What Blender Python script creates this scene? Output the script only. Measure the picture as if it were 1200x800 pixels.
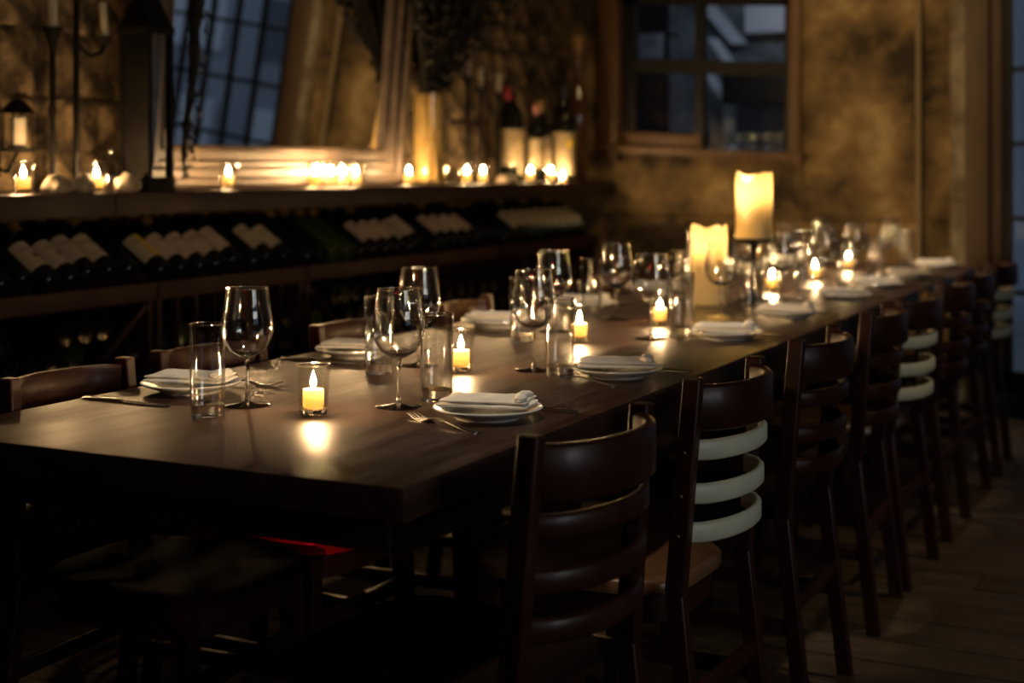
import bpy, bmesh, math, random
from mathutils import Vector, Matrix, noise

for o in list(bpy.data.objects):
    bpy.data.objects.remove(o)
sc = bpy.context.scene
C = sc.collection
R = math.radians
rnd = random.Random(7)

# ------------------------------------------------------------------ camera
cam_d = bpy.data.cameras.new('camera')
cam_d.sensor_width = 36.0
cam_d.lens = 51.0
cam_d.shift_y = -205.0 / 1200.0
cam_d.clip_start = 0.05
cam_d.dof.use_dof = True
cam_d.dof.focus_distance = 2.72
cam_d.dof.aperture_fstop = 2.4
cam = bpy.data.objects.new('camera', cam_d)
cam.location = (0, 0, 1.22)
cam.rotation_euler = (R(90), 0, math.atan2(850, 1700))
C.objects.link(cam)
sc.camera = cam

# ------------------------------------------------------------------ world, exposure, large lights
sc.view_settings.view_transform = 'Standard'
sc.view_settings.look = 'None'
sc.view_settings.gamma = 1.0
sc.view_settings.use_curve_mapping = False
sc.view_settings.exposure = 0.0
sc.cycles.transparent_max_bounces = 48
sc.cycles.max_bounces = 14
sc.cycles.transmission_bounces = 14
sc.cycles.sample_clamp_indirect = 30.0
sc.cycles.use_denoising = True

w = bpy.data.worlds.new('dusk')
sc.world = w
w.use_nodes = True
wn = w.node_tree.nodes
wn['Background'].inputs['Color'].default_value = (0.22, 0.26, 0.33, 1)   # blue dusk sky
wn['Background'].inputs['Strength'].default_value = 1.05

FLAME = 1500.0        # candle flame radiance


def lamp(name, kind, loc, target, energy, color, **kw):
    d = bpy.data.lights.new(name, kind)
    d.energy = energy
    d.color = color
    for k, v in kw.items():
        setattr(d, k, v)
    o = bpy.data.objects.new(name, d)
    o.location = loc
    o.rotation_euler = (Vector(target) - Vector(loc)).to_track_quat('-Z', 'Y').to_euler()
    C.objects.link(o)
    return o


# dusk light through the side window, warm ceiling spots on the far wall, added red spot on one chair seat
lamp('window_daylight', 'AREA', (2.40, 1.2, 1.90), (-1.0, 2.6, 0.9), 14.5, (1.0, 0.97, 0.90), shape='RECTANGLE', size=1.6, size_y=0.7)
lamp('ceiling_spot', 'SPOT', (-1.7, 5.6, 2.68), (-1.75, 7.4, 1.5), 60.0, (1.0, 0.66, 0.30), spot_size=R(100), spot_blend=1.0, shadow_soft_size=0.06)
lamp('ceiling_spot', 'SPOT', (-2.6, 3.0, 2.68), (-3.5, 3.0, 1.5), 4.0, (1.0, 0.66, 0.30), spot_size=R(80), spot_blend=1.0, shadow_soft_size=0.06)
lamp('ceiling_spot', 'SPOT', (0.3, 4.4, 2.68), (0.1, 4.6, 0.0), 36.0, (1.0, 0.68, 0.36), spot_size=R(75), spot_blend=1.0, shadow_soft_size=0.06)
lamp('back_bar_lamp', 'AREA', (-2.2, 7.75, 2.42), (-2.5, 8.8, 1.6), 4.5, (0.72, 0.82, 1.0), shape='RECTANGLE', size=1.0, size_y=0.15)
lamp('added_red_seat_spot', 'SPOT', (-0.90, -1.55, 0.56), (-1.70, 2.62, 0.49), 90.0, (1.0, 0.02, 0.03), spot_size=R(4.2), spot_blend=0.5, shadow_soft_size=0.04)  # added, out of view: narrow red beam that brightens the red seat under the table
DOWN = [(-1.25, 2.35), (-1.25, 3.85), (-1.25, 5.35), (-1.25, 6.70)]
for dx_, dy_ in DOWN:
    lamp('ceiling_downlight', 'SPOT', (dx_, dy_, 2.66), (dx_ - 0.32, dy_, 0.76), 58.0, (1.0, 0.81, 0.60), spot_size=R(48), spot_blend=0.8, shadow_soft_size=0.04)


# ------------------------------------------------------------------ materials
def pbr(name, c1, c2=None, scale=8.0, rough=0.5, rough2=None, metal=0.0, bump=0.0, bscale=None, stretch=(1, 1, 1), coat=0.0, spec=0.5, detail=6.0, c3=None, dist=0.02, sharp=(0.35, 0.65)):
    m = bpy.data.materials.new(name)
    m.use_nodes = True
    nt = m.node_tree
    b = nt.nodes['Principled BSDF']
    b.inputs['Metallic'].default_value = metal
    b.inputs['Roughness'].default_value = rough
    b.inputs['Coat Weight'].default_value = coat
    b.inputs['Coat Roughness'].default_value = 0.12
    b.inputs['Specular IOR Level'].default_value = spec
    b.inputs['Base Color'].default_value = (*c1, 1)
    if c2 or bump or rough2 is not None:
        tc = nt.nodes.new('ShaderNodeTexCoord')
        mp = nt.nodes.new('ShaderNodeMapping')
        mp.inputs['Scale'].default_value = stretch
        nt.links.new(tc.outputs['Object'], mp.inputs['Vector'])
        nz = nt.nodes.new('ShaderNodeTexNoise')
        nz.inputs['Scale'].default_value = scale
        nz.inputs['Detail'].default_value = detail
        nz.inputs['Roughness'].default_value = 0.6
        nt.links.new(mp.outputs['Vector'], nz.inputs['Vector'])
        if c2:
            rp = nt.nodes.new('ShaderNodeValToRGB')
            rp.color_ramp.elements[0].position = sharp[0]
            rp.color_ramp.elements[1].position = sharp[1]
            rp.color_ramp.elements[0].color = (*c1, 1)
            rp.color_ramp.elements[1].color = (*c2, 1)
            if c3:
                e = rp.color_ramp.elements.new(sharp[1] + 0.07)
                e.color = (*c3, 1)
            nt.links.new(nz.outputs['Fac'], rp.inputs['Fac'])
            nt.links.new(rp.outputs['Color'], b.inputs['Base Color'])
        if rough2 is not None:
            mr = nt.nodes.new('ShaderNodeMapRange')
            mr.inputs['From Min'].default_value = 0.3
            mr.inputs['From Max'].default_value = 0.7
            mr.inputs['To Min'].default_value = rough
            mr.inputs['To Max'].default_value = rough2
            nt.links.new(nz.outputs['Fac'], mr.inputs['Value'])
            nt.links.new(mr.outputs['Result'], b.inputs['Roughness'])
        if bump:
            n2 = nt.nodes.new('ShaderNodeTexNoise')
            n2.inputs['Scale'].default_value = bscale or scale * 4
            n2.inputs['Detail'].default_value = 8
            nt.links.new(mp.outputs['Vector'], n2.inputs['Vector'])
            bp = nt.nodes.new('ShaderNodeBump')
            bp.inputs['Strength'].default_value = bump
            bp.inputs['Distance'].default_value = dist
            nt.links.new(n2.outputs['Fac'], bp.inputs['Height'])
            nt.links.new(bp.outputs['Normal'], b.inputs['Normal'])
    return m


def thin_glass(name, tint=(0.97, 0.98, 0.97), base=0.035, edge=0.75, power=4.0, rough=0.0):
    """Thin walled glass: clear straight through, mirror-like towards grazing."""
    m = bpy.data.materials.new(name)
    m.use_nodes = True
    nt = m.node_tree
    nt.nodes.clear()
    out = nt.nodes.new('ShaderNodeOutputMaterial')
    tr = nt.nodes.new('ShaderNodeBsdfTransparent')
    tr.inputs['Color'].default_value = (*tint, 1)
    gl = nt.nodes.new('ShaderNodeBsdfGlossy')
    gl.inputs['Roughness'].default_value = rough
    lw = nt.nodes.new('ShaderNodeLayerWeight')
    pw = nt.nodes.new('ShaderNodeMath')
    pw.operation = 'POWER'
    pw.inputs[1].default_value = power
    ma = nt.nodes.new('ShaderNodeMath')
    ma.operation = 'MULTIPLY_ADD'
    ma.inputs[1].default_value = edge
    ma.inputs[2].default_value = base
    mx = nt.nodes.new('ShaderNodeMixShader')
    nt.links.new(lw.outputs['Facing'], pw.inputs[0])
    nt.links.new(pw.outputs[0], ma.inputs[0])
    nt.links.new(ma.outputs[0], mx.inputs['Fac'])
    nt.links.new(tr.outputs[0], mx.inputs[1])
    nt.links.new(gl.outputs[0], mx.inputs[2])
    nt.links.new(mx.outputs[0], out.inputs['Surface'])
    return m


def solid_glass(name, col=(0.97, 0.98, 0.97)):
    m = bpy.data.materials.new(name)
    m.use_nodes = True
    b = m.node_tree.nodes['Principled BSDF']
    b.inputs['Base Color'].default_value = (*col, 1)
    b.inputs['Roughness'].default_value = 0.06
    b.inputs['Transmission Weight'].default_value = 1.0
    b.inputs['IOR'].default_value = 1.5
    return m


def wax(name, col, trans):
    m = bpy.data.materials.new(name)
    m.use_nodes = True
    nt = m.node_tree
    nt.nodes.clear()
    out = nt.nodes.new('ShaderNodeOutputMaterial')
    d = nt.nodes.new('ShaderNodeBsdfDiffuse')
    d.inputs['Color'].default_value = (*col, 1)
    t = nt.nodes.new('ShaderNodeBsdfTranslucent')
    t.inputs['Color'].default_value = (*trans, 1)
    mx = nt.nodes.new('ShaderNodeMixShader')
    mx.inputs['Fac'].default_value = 0.55
    nt.links.new(d.outputs[0], mx.inputs[1])
    nt.links.new(t.outputs[0], mx.inputs[2])
    nt.links.new(mx.outputs[0], out.inputs['Surface'])
    return m


def emit(name, col, s):
    m = bpy.data.materials.new(name)
    m.use_nodes = True
    nt = m.node_tree
    nt.nodes.clear()
    out = nt.nodes.new('ShaderNodeOutputMaterial')
    e = nt.nodes.new('ShaderNodeEmission')
    e.inputs['Color'].default_value = (*col, 1)
    e.inputs['Strength'].default_value = s
    nt.links.new(e.outputs[0], out.inputs['Surface'])
    return m


M = dict(
    table=pbr('table_wood', (0.025, 0.0105, 0.0065), (0.054, 0.025, 0.0165), 3.0, 0.30, 0.48, bump=0.16, bscale=34, stretch=(9, 1.0, 9), dist=0.004, spec=0.5),
    table_edge=pbr('table_edge_wood', (0.018, 0.008, 0.005), (0.032, 0.014, 0.009), 4.0, 0.5, stretch=(6, 1, 6), bump=0.1, dist=0.004),
    chair=pbr('dark_varnished_wood', (0.026, 0.0065, 0.0032), (0.046, 0.012, 0.0065), 5.0, 0.36, 0.48, stretch=(2, 2, 1), coat=0.05, spec=0.4),
    chair_brown=pbr('brown_varnished_wood', (0.075, 0.028, 0.013), (0.11, 0.044, 0.020), 5.0, 0.30, 0.42, coat=0.2),
    seat_dark=pbr('worn_dark_seat', (0.010, 0.005, 0.003), (0.020, 0.009, 0.005), 5.0, 0.8, spec=0.08),
    seat_tan=pbr('tan_seat_wood', (0.16, 0.075, 0.034), (0.22, 0.11, 0.05), 5.0, 0.35, coat=0.2),
    cream=pbr('cream_paint', (0.82, 0.85, 0.66), (0.72, 0.75, 0.57), 9.0, 0.42),
    red_vinyl=pbr('red_vinyl', (0.55, 0.012, 0.012), None, rough=0.3, coat=0.3),
    steel=pbr('cutlery_steel', (0.62, 0.59, 0.55), None, rough=0.17, metal=1.0),
    brass=pbr('brass_screw', (0.8, 0.72, 0.45), None, rough=0.3, metal=1.0),
    china=pbr('white_china', (0.74, 0.75, 0.73), None, rough=0.18, coat=0.5),
    linen=pbr('white_linen', (0.86, 0.83, 0.77), (0.80, 0.77, 0.70), 30.0, 0.85, bump=0.2, bscale=500, dist=0.001),
    glass=thin_glass('clear_glass', (0.985, 0.99, 0.985), base=0.085, edge=0.9, power=2.4, rough=0.045),
    foot=thin_glass('foot_glass', (0.96, 0.97, 0.96), base=0.14, edge=0.8, power=2.0, rough=0.06),
    rim=thin_glass('rim_glass', (0.95, 0.96, 0.95), base=0.38, edge=0.6, power=2.0, rough=0.10),
    clear=thin_glass('thin_glass', base=0.03, edge=0.85, power=3.0, rough=0.03),
    votive=thin_glass('votive_glass', (0.985, 0.975, 0.95), base=0.04, edge=0.7, power=2.6, rough=0.04),
    pane=thin_glass('window_glass', (0.88, 0.92, 0.95), base=0.05, edge=0.6, power=4.0),
    thick=solid_glass('solid_glass'),
    wax=wax('ivory_wax', (0.85, 0.76, 0.52), (0.98, 0.80, 0.44)),
    wax_pillar=wax('pillar_wax', (0.85, 0.78, 0.54), (0.98, 0.90, 0.66)),
    wax_solid=pbr('solid_wax', (0.78, 0.66, 0.42), None, rough=0.6),
    taper=pbr('taper_wax', (0.52, 0.46, 0.34), None, rough=0.5),
    wick=pbr('black_wick', (0.01, 0.01, 0.01), None, rough=0.9),
    flame=emit('candle_flame', (1.0, 0.63, 0.30), FLAME),
    flame_big=emit('pillar_flame', (1.0, 0.63, 0.30), FLAME * 1.6),
    iron=pbr('black_iron', (0.006, 0.005, 0.005), (0.011, 0.009, 0.007), 20.0, 0.65, spec=0.12),
    mantel=pbr('mantel_wood', (0.017, 0.007, 0.006), (0.031, 0.014, 0.011), 3.0, 0.42, 0.6, spec=0.3, stretch=(8, 1, 8), bump=0.12, dist=0.004),
    rack=pbr('rack_wood', (0.017, 0.0045, 0.0035), (0.029, 0.008, 0.006), 4.0, 0.55, spec=0.2, stretch=(4, 1, 4)),
    bottle=pbr('dark_bottle_glass', (0.006, 0.007, 0.005), None, rough=0.07, coat=0.4),
    bottle_green=pbr('green_bottle_glass', (0.030, 0.042, 0.010), None, rough=0.08, coat=0.4),
    bottle_amber=pbr('amber_bottle_glass', (0.10, 0.040, 0.010), None, rough=0.08, coat=0.4),
    capsule_black=pbr('black_capsule', (0.012, 0.010, 0.012), None, rough=0.35),
    capsule_gold=pbr('gold_capsule', (0.45, 0.30, 0.09), None, rough=0.35, metal=0.6),
    capsule_red=pbr('red_capsule', (0.30, 0.02, 0.02), None, rough=0.35),
    capsule_pink=pbr('pink_capsule', (0.34, 0.14, 0.12), None, rough=0.35),
    paper=pbr('cream_label', (0.50, 0.42, 0.28), (0.42, 0.35, 0.23), 40.0, 0.7),
    paper_pink=pbr('pinkish_label', (0.56, 0.42, 0.31), (0.48, 0.35, 0.25), 40.0, 0.7),
    paper_yellow=pbr('yellow_label', (0.62, 0.42, 0.03), None, rough=0.6),
    paper_white=pbr('white_label', (0.55, 0.47, 0.34), None, rough=0.6),
    paper_aged=pbr('aged_label', (0.27, 0.215, 0.12), (0.22, 0.17, 0.09), 30.0, 0.7),
    print=pbr('label_print', (0.16, 0.09, 0.05), None, rough=0.7),
    cork=pbr('stopper_cork', (0.36, 0.20, 0.09), (0.26, 0.14, 0.06), 30, 0.8),
    stone=pbr('rubble_stone', (0.030, 0.020, 0.010), (0.22, 0.150, 0.075), 9.0, 0.9, bump=0.9, bscale=30, c3=(0.32, 0.24, 0.14), dist=0.025, detail=9.0, sharp=(0.40, 0.62)),
    plaster=pbr('old_plaster', (0.028, 0.018, 0.008), (0.22, 0.145, 0.058), 2.4, 0.85, bump=0.9, bscale=12, c3=(0.34, 0.25, 0.12), dist=0.03, detail=10.0, sharp=(0.40, 0.58)),
    pale=pbr('pale_plaster', (0.11, 0.085, 0.052), (0.34, 0.29, 0.21), 6.0, 0.9, bump=0.8, bscale=18, dist=0.02),
    dark_wall=pbr('dark_wall', (0.030, 0.022, 0.016), (0.050, 0.036, 0.024), 3.0, 0.9),
    casing=pbr('window_casing_wood', (0.070, 0.034, 0.012), (0.115, 0.058, 0.020), 3.0, 0.5, stretch=(5, 5, 1), bump=0.1, dist=0.004),
    post=pbr('jamb_wood', (0.055, 0.033, 0.015), (0.095, 0.060, 0.028), 3.0, 0.6, stretch=(8, 8, 1), bump=0.15, dist=0.005),
    post_dark=pbr('dark_jamb_wood', (0.045, 0.023, 0.010), (0.070, 0.037, 0.016), 3.0, 0.6, stretch=(8, 8, 1), bump=0.15, dist=0.005),
    sash=pbr('black_sash', (0.004, 0.004, 0.005), None, rough=0.5, spec=0.3),
    pipe=pbr('painted_pipe', (0.22, 0.17, 0.09), None, rough=0.45),
    floor=pbr('worn_floorboard', (0.055, 0.034, 0.018), (0.12, 0.075, 0.040), 4.0, 0.55, 0.8, stretch=(1.5, 6, 6), bump=0.5, bscale=30, dist=0.006),
    gap=pbr('floor_underlay', (0.008, 0.006, 0.004), None, rough=0.9),
    ceiling=pbr('dark_ceiling', (0.030, 0.022, 0.015), (0.045, 0.033, 0.022), 2.0, 0.9),
    gilt=pbr('silver_gilt_frame', (0.065, 0.047, 0.034), (0.115, 0.084, 0.061), 18.0, 0.42, 0.58, metal=0.25, bump=0.08, dist=0.003),
    mirror=pbr('mirror_silver', (0.86, 0.87, 0.88), None, rough=0.012, metal=1.0),
    straw=pbr('straw', (0.42, 0.27, 0.085), (0.55, 0.38, 0.14), 30.0, 0.8),
    twig=pbr('dried_twig', (0.005, 0.004, 0.003), (0.010, 0.007, 0.005), 10.0, 0.9),
    leaf=pbr('dried_leaf', (0.008, 0.008, 0.007), (0.018, 0.016, 0.012), 10.0, 0.8),
    shell=pbr('pale_rock', (0.22, 0.17, 0.11), (0.40, 0.33, 0.23), 14.0, 0.8, bump=0.3),
    barwall=pbr('bar_plaster', (0.10, 0.11, 0.12), (0.24, 0.25, 0.27), 7.0, 0.9),
    barwhite=pbr('white_beam', (0.62, 0.64, 0.68), None, rough=0.6),
    facade=pbr('facade_render', (0.26, 0.29, 0.33), (0.36, 0.40, 0.45), 1.2, 0.9),
    facade_light=pbr('facade_pale_stone', (0.62, 0.66, 0.70), None, rough=0.9),
    facade_dark=pbr('facade_dark', (0.10, 0.11, 0.13), None, rough=0.7),
    pavement=pbr('pavement_stone', (0.16, 0.17, 0.18), (0.22, 0.23, 0.24), 2.0, 0.8),
    sign_red=emit('red_sign_tube', (1.0, 0.03, 0.03), 16.0),
    spot_black=pbr('spot_housing', (0.01, 0.01, 0.01), None, rough=0.4),
)


# ------------------------------------------------------------------ geometry: every shape is (verts, faces)
def box(x0, x1, y0, y1, z0, z1, bev=0.0):
    bm = bmesh.new()
    bmesh.ops.create_cube(bm, size=1.0)
    for v in bm.verts:
        v.co = Vector(((x0 + x1) / 2 + v.co.x * (x1 - x0), (y0 + y1) / 2 + v.co.y * (y1 - y0), (z0 + z1) / 2 + v.co.z * (z1 - z0)))
    if bev:
        bmesh.ops.bevel(bm, geom=list(bm.edges), offset=bev, segments=2, affect='EDGES', profile=0.6)
    bm.verts.index_update()
    V = [v.co.copy() for v in bm.verts]
    F = [[v.index for v in f.verts] for f in bm.faces]
    bm.free()
    return V, F


def lathe(prof, n=24, zmod=None, cx=0.0, cy=0.0):
    V, F, rows = [], [], []
    for (r, z) in prof:
        if r < 1e-6:
            rows.append([len(V)])
            V.append(Vector((cx, cy, z)))
        else:
            row = []
            for k in range(n):
                a = 2 * math.pi * k / n
                row.append(len(V))
                V.append(Vector((cx + r * math.cos(a), cy + r * math.sin(a), z + (zmod(a, r, z) if zmod else 0))))
            rows.append(row)
    for a, b in zip(rows, rows[1:]):
        for k in range(n):
            k2 = (k + 1) % n
            if len(a) == 1 and len(b) == 1:
                continue
            if len(a) == 1:
                F.append([a[0], b[k2], b[k]])
            elif len(b) == 1:
                F.append([a[k], a[k2], b[0]])
            else:
                F.append([a[k], a[k2], b[k2], b[k]])
    return V, F


def tube(pts, rad, n=8):
    pts = [Vector(p) for p in pts]
    rr = rad if isinstance(rad, (list, tuple)) else [rad] * len(pts)
    V, F = [], []
    for i, p in enumerate(pts):
        t = (pts[min(i + 1, len(pts) - 1)] - pts[max(i - 1, 0)]).normalized()
        u = t.cross(Vector((0, 0, 1)))
        if u.length < 1e-3:
            u = t.cross(Vector((0, 1, 0)))
        u.normalize()
        v = t.cross(u)
        for k in range(n):
            a = 2 * math.pi * k / n
            V.append(p + rr[i] * (math.cos(a) * u + math.sin(a) * v))
    for i in range(len(pts) - 1):
        for k in range(n):
            F.append([i * n + k, i * n + (k + 1) % n, (i + 1) * n + (k + 1) % n, (i + 1) * n + k])
    F.append(list(range(n))[::-1])
    F.append([(len(pts) - 1) * n + k for k in range(n)])
    return V, F


def sweep(pts, thick, h, bev=0.004):
    """A bar of rectangular section (rounded edges) along a level path; pts are its lower centre line."""
    pts = [Vector(p) for p in pts]
    t2 = thick / 2
    sec = [(-t2 + bev, 0), (t2 - bev, 0), (t2, bev), (t2, h - bev), (t2 - bev, h), (-t2 + bev, h), (-t2, h - bev), (-t2, bev)]
    V, F, n = [], [], 8
    for i, p in enumerate(pts):
        t = (pts[min(i + 1, len(pts) - 1)] - pts[max(i - 1, 0)])
        t.z = 0
        t.normalize()
        nrm = Vector((t.y, -t.x, 0))
        for (a, b) in sec:
            V.append(p + nrm * a + Vector((0, 0, b)))
    for i in range(len(pts) - 1):
        for k in range(n):
            F.append([i * n + k, i * n + (k + 1) % n, (i + 1) * n + (k + 1) % n, (i + 1) * n + k])
    F.append(list(range(n))[::-1])
    F.append([(len(pts) - 1) * n + k for k in range(n)])
    return V, F


def beam(p0, p1, w0, d0, w1=None, d1=None):
    """Square bar from p0 to p1, width along Y, depth along X (sections stay level)."""
    w1, d1 = w1 or w0, d1 or d0
    V = []
    for p, w, d in ((p0, w0, d0), (p1, w1, d1)):
        for sx, sy in ((-1, -1), (1, -1), (1, 1), (-1, 1)):
            V.append(Vector((p[0] + sx * d / 2, p[1] + sy * w / 2, p[2])))
    F = [[3, 2, 1, 0], [4, 5, 6, 7]] + [[k, (k + 1) % 4, 4 + (k + 1) % 4, 4 + k] for k in range(4)]
    return V, F


def join(*gs):
    V, F = [], []
    for v, f in gs:
        o = len(V)
        V += v
        F += [[i + o for i in q] for q in f]
    return V, F


def xf(g, mat):
    return [mat @ v for v in g[0]], g[1]


def mesh(name, g, mat, ang=40, fix=True):
    me = bpy.data.meshes.new(name)
    me.from_pydata([tuple(v) for v in g[0]], [], g[1])
    if fix:
        bm = bmesh.new()
        bm.from_mesh(me)
        bmesh.ops.recalc_face_normals(bm, faces=bm.faces)
        bm.to_mesh(me)
        bm.free()
    me.materials.append(mat)
    if ang:
        me.shade_smooth()
        me.set_sharp_from_angle(angle=R(ang))
    return me


def obj(name, data, parent=None, loc=(0, 0, 0), rot=(0, 0, 0)):
    o = bpy.data.objects.new(name, data)
    o.parent = parent
    o.location = loc
    o.rotation_euler = rot
    C.objects.link(o)
    return o


def tag(o, label, cat, group=None, kind=None):
    o['label'] = label
    o['category'] = cat
    if group:
        o['group'] = group
    if kind:
        o['kind'] = kind
    return o


def thing(name, label, cat, loc=(0, 0, 0), rotz=0.0, group=None):
    return tag(obj(name, None, None, loc, (0, 0, rotz)), label, cat, group)


def struct(name, g, mat, ang=40):
    o = obj(name, mesh(name, g, mat, ang))
    o['kind'] = 'structure'
    return o


def dup(root, loc, rotz=None, label=None, group=None, scale=None):
    r = root.copy()
    C.objects.link(r)
    r.location = loc
    if rotz is not None:
        r.rotation_euler = (0, 0, rotz)
    if label:
        r['label'] = label
    if group:
        r['group'] = group
    if scale:
        r.scale = scale
    for ch in list(root.children):
        c = ch.copy()
        C.objects.link(c)
        c.parent = r
        for gc in list(ch.children):
            d = gc.copy()
            C.objects.link(d)
            d.parent = c
    return r


def relief(x0, x1, z0, z1, depth, amp, seed, step=0.04, back=0.15, courses=0.0):
    """A slab of rough wall in the XZ plane whose face (towards -Y) is displaced by noise."""
    nx, nz = max(2, int((x1 - x0) / step)), max(2, int((z1 - z0) / step))
    V, F = [], []
    for j in range(nz + 1):
        for i in range(nx + 1):
            x, z = x0 + (x1 - x0) * i / nx, z0 + (z1 - z0) * j / nz
            d = amp * noise.fractal(Vector((x * 2.3 + seed, z * 2.3, seed)), 0.9, 2.1, 5)
            if courses:
                zz = z + 0.02 * noise.noise(Vector((x * 3, z * 2, 9 + seed)))
                q = (zz % courses) / courses
                d += 0.018 * math.exp(-((min(q, 1 - q) * courses) / 0.012) ** 2)
            V.append(Vector((x, depth + max(-0.035, min(0.05, d)), z)))
    W = nx + 1
    for j in range(nz):
        for i in range(nx):
            F.append([j * W + i, j * W + i + 1, (j + 1) * W + i + 1, (j + 1) * W + i])
    rim = [i for i in range(W)] + [j * W + nx for j in range(1, nz + 1)] + [nz * W + i for i in range(nx - 1, -1, -1)] + [j * W for j in range(nz - 1, 0, -1)]
    o = len(V)
    for r in rim:
        V.append(Vector((V[r].x, depth + back, V[r].z)))
    n = len(rim)
    for k in range(n):
        F.append([rim[k], rim[(k + 1) % n], o + (k + 1) % n, o + k])
    F.append([o + k for k in range(n)])
    return V, F


ORD = ['first', 'second', 'third', 'fourth', 'fifth', 'sixth', 'seventh', 'eighth', 'ninth', 'tenth', 'eleventh', 'twelfth']

# ------------------------------------------------------------------ room shell
XL, XR, YB, YF, ZC = -3.42, 2.45, 7.40, -1.70, 2.75
floor = struct('floor', box(XL - 0.2, XR + 0.2, YF - 0.2, YB + 0.3, -0.12, -0.012), M['gap'], 0)
k, y = 0, 1.0
while y < YB - 0.02:
    wd = 0.185 + 0.02 * math.sin(k * 1.7)
    x0 = XL
    for x1 in ((-0.2 + 0.9 * math.sin(k * 2.3)), XR):
        obj('floorboard', mesh('floorboard', box(x0 + 0.002, x1 - 0.002, y + 0.004, min(y + wd, YB) - 0.004, -0.03, 0.004 * math.sin(k * 3.1 + x1) * 0.4, 0.003), M['floor'], 30), floor)
        x0 = x1
    y += wd
    k += 1
struct('floor_2', box(XL, XR, YF, 1.0, -0.03, 0.0), M['floor'], 0)
struct('ceiling', box(XL - 0.2, XR + 0.2, YF - 0.2, YB + 0.2, ZC, ZC + 0.1), M['ceiling'], 0)

# far wall: old plaster in strips round the window and the glazed door
wb = struct('wall_back', join(
    relief(-3.6, -3.10, 0.0, ZC, YB, 0.018, 3.1, courses=0.31),
    relief(-3.10, -2.02, 0.0, 1.30, YB, 0.022, 5.7, courses=0.31),
    relief(-3.10, -2.02, 2.20, ZC, YB, 0.018, 8.2, courses=0.31),
    relief(-2.02, -1.22, 0.0, ZC, YB, 0.022, 1.4, courses=0.31)), M['plaster'], 0)
obj('plaster_edge', mesh('plaster_edge', relief(-1.262, -1.195, 0.0, ZC, YB - 0.045, 0.020, 12.0, step=0.022), M['pale'], 0), wb)
struct('trim_1', box(-1.195, -1.082, YB - 0.05, YB + 0.12, 0, ZC, 0.006), M['post'])
struct('trim_2', box(-1.078, -1.022, YB - 0.02, YB + 0.12, 0, ZC, 0.006), M['post_dark'])
struct('trim_3', box(-1.020, 1.5, YB - 0.03, YB + 0.1, 0, 0.12, 0.006), M['sash'])
struct('wall_back_2', box(1.36, XR + 0.2, YB, YB + 0.15, 0, ZC), M['dark_wall'], 0)
struct('wall_back_3', box(-1.020, 1.36, YB, YB + 0.15, 2.45, ZC), M['dark_wall'], 0)

# glazed steel door wall at the far right end
door = struct('door_1', join(box(-1.020, -0.980, YB, YB + 0.06, 0.12, 2.45), box(1.32, 1.36, YB, YB + 0.06, 0.12, 2.45), box(-1.020, 1.36, YB, YB + 0.06, 2.40, 2.45), box(-1.020, 1.36, YB, YB + 0.06, 0.12, 0.22)), M['sash'])
for i in range(1, 11):
    x = -0.980 + i * 2.30 / 11
    wd = 0.011 if i != 6 else 0.03
    obj('muntin', mesh('muntin', box(x - wd, x + wd, YB + 0.008, YB + 0.05, 0.22, 2.40), M['sash']), door)
for j in range(1, 6):
    z = 0.22 + j * 2.18 / 6 + 0.02
    obj('muntin', mesh('muntin', box(-0.980, 1.32, YB + 0.012, YB + 0.046, z - 0.012, z + 0.012), M['sash']), door)
pane_me = mesh('door_pane', box(0.012, 2.30 / 11 - 0.012, 0.024, 0.030, 0.013, 2.18 / 6 - 0.013), M['pane'], 0)
for i in range(11):
    for j in range(6):
        obj('pane', pane_me, door, (-0.980 + i * 2.30 / 11, YB, 0.22 + j * 2.18 / 6 + (0.02 if j else 0.0)))

# street outside the door
st = struct('exterior_pavement', box(-1.7, 9, YB + 0.15, 16, -0.3, -0.1), M['pavement'], 0)
fa = struct('exterior_facade', box(-3, 9, 12.0, 12.4, -0.1, 7), M['facade'], 0)
for i in range(9):
    for j in range(5):
        obj('facade_block', mesh('facade_block', box(-2.6 + i * 1.2, -2.6 + i * 1.2 + 0.72, 11.93, 12.0, 0.15 + j * 1.15, 0.15 + j * 1.15 + 0.62), M['facade_light'] if (i * 2 + j) % 3 else M['facade_dark'], 0), fa)

# left wall: rubble stone laid in courses over a recessed mortar core
wl = struct('wall_left', box(XL - 0.25, XL - 0.03, YF - 0.2, YB + 0.2, 0, ZC), M['dark_wall'], 0)


def stone_mesh(seed, ly, lz):
    V, F = [], []
    n, m = 9, 7
    for j in range(m + 1):
        for i in range(n + 1):
            u, v = i / n, j / m
            e = min(u, 1 - u, 1) * ly
            f = min(v, 1 - v) * lz
            edge = min(1.0, min(e, f) / 0.03)
            d = 0.012 * math.sqrt(edge) + 0.022 * noise.fractal(Vector((u * 3 * ly / 0.3 + seed, v * 2.5, seed * 1.7)), 0.9, 2.0, 4) * edge
            V.append(Vector((d, (u - 0.5) * ly + 0.022 * noise.noise(Vector((v * 4, seed, 2))), (v - 0.5) * lz + 0.022 * noise.noise(Vector((u * 4, seed, 5))))))
    W = n + 1
    for j in range(m):
        for i in range(n):
            F.append([j * W + i, j * W + i + 1, (j + 1) * W + i + 1, (j + 1) * W + i])
    rim = list(range(W)) + [j * W + n for j in range(1, m + 1)] + [m * W + i for i in range(n - 1, -1, -1)] + [j * W for j in range(m - 1, 0, -1)]
    o = len(V)
    for r in rim:
        V.append(Vector((-0.035, V[r].y, V[r].z)))
    for k in range(len(rim)):
        F.append([rim[k], o + k, o + (k + 1) % len(rim), rim[(k + 1) % len(rim)]])
    return mesh('stone', (V, F), M['stone'], 60)


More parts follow.
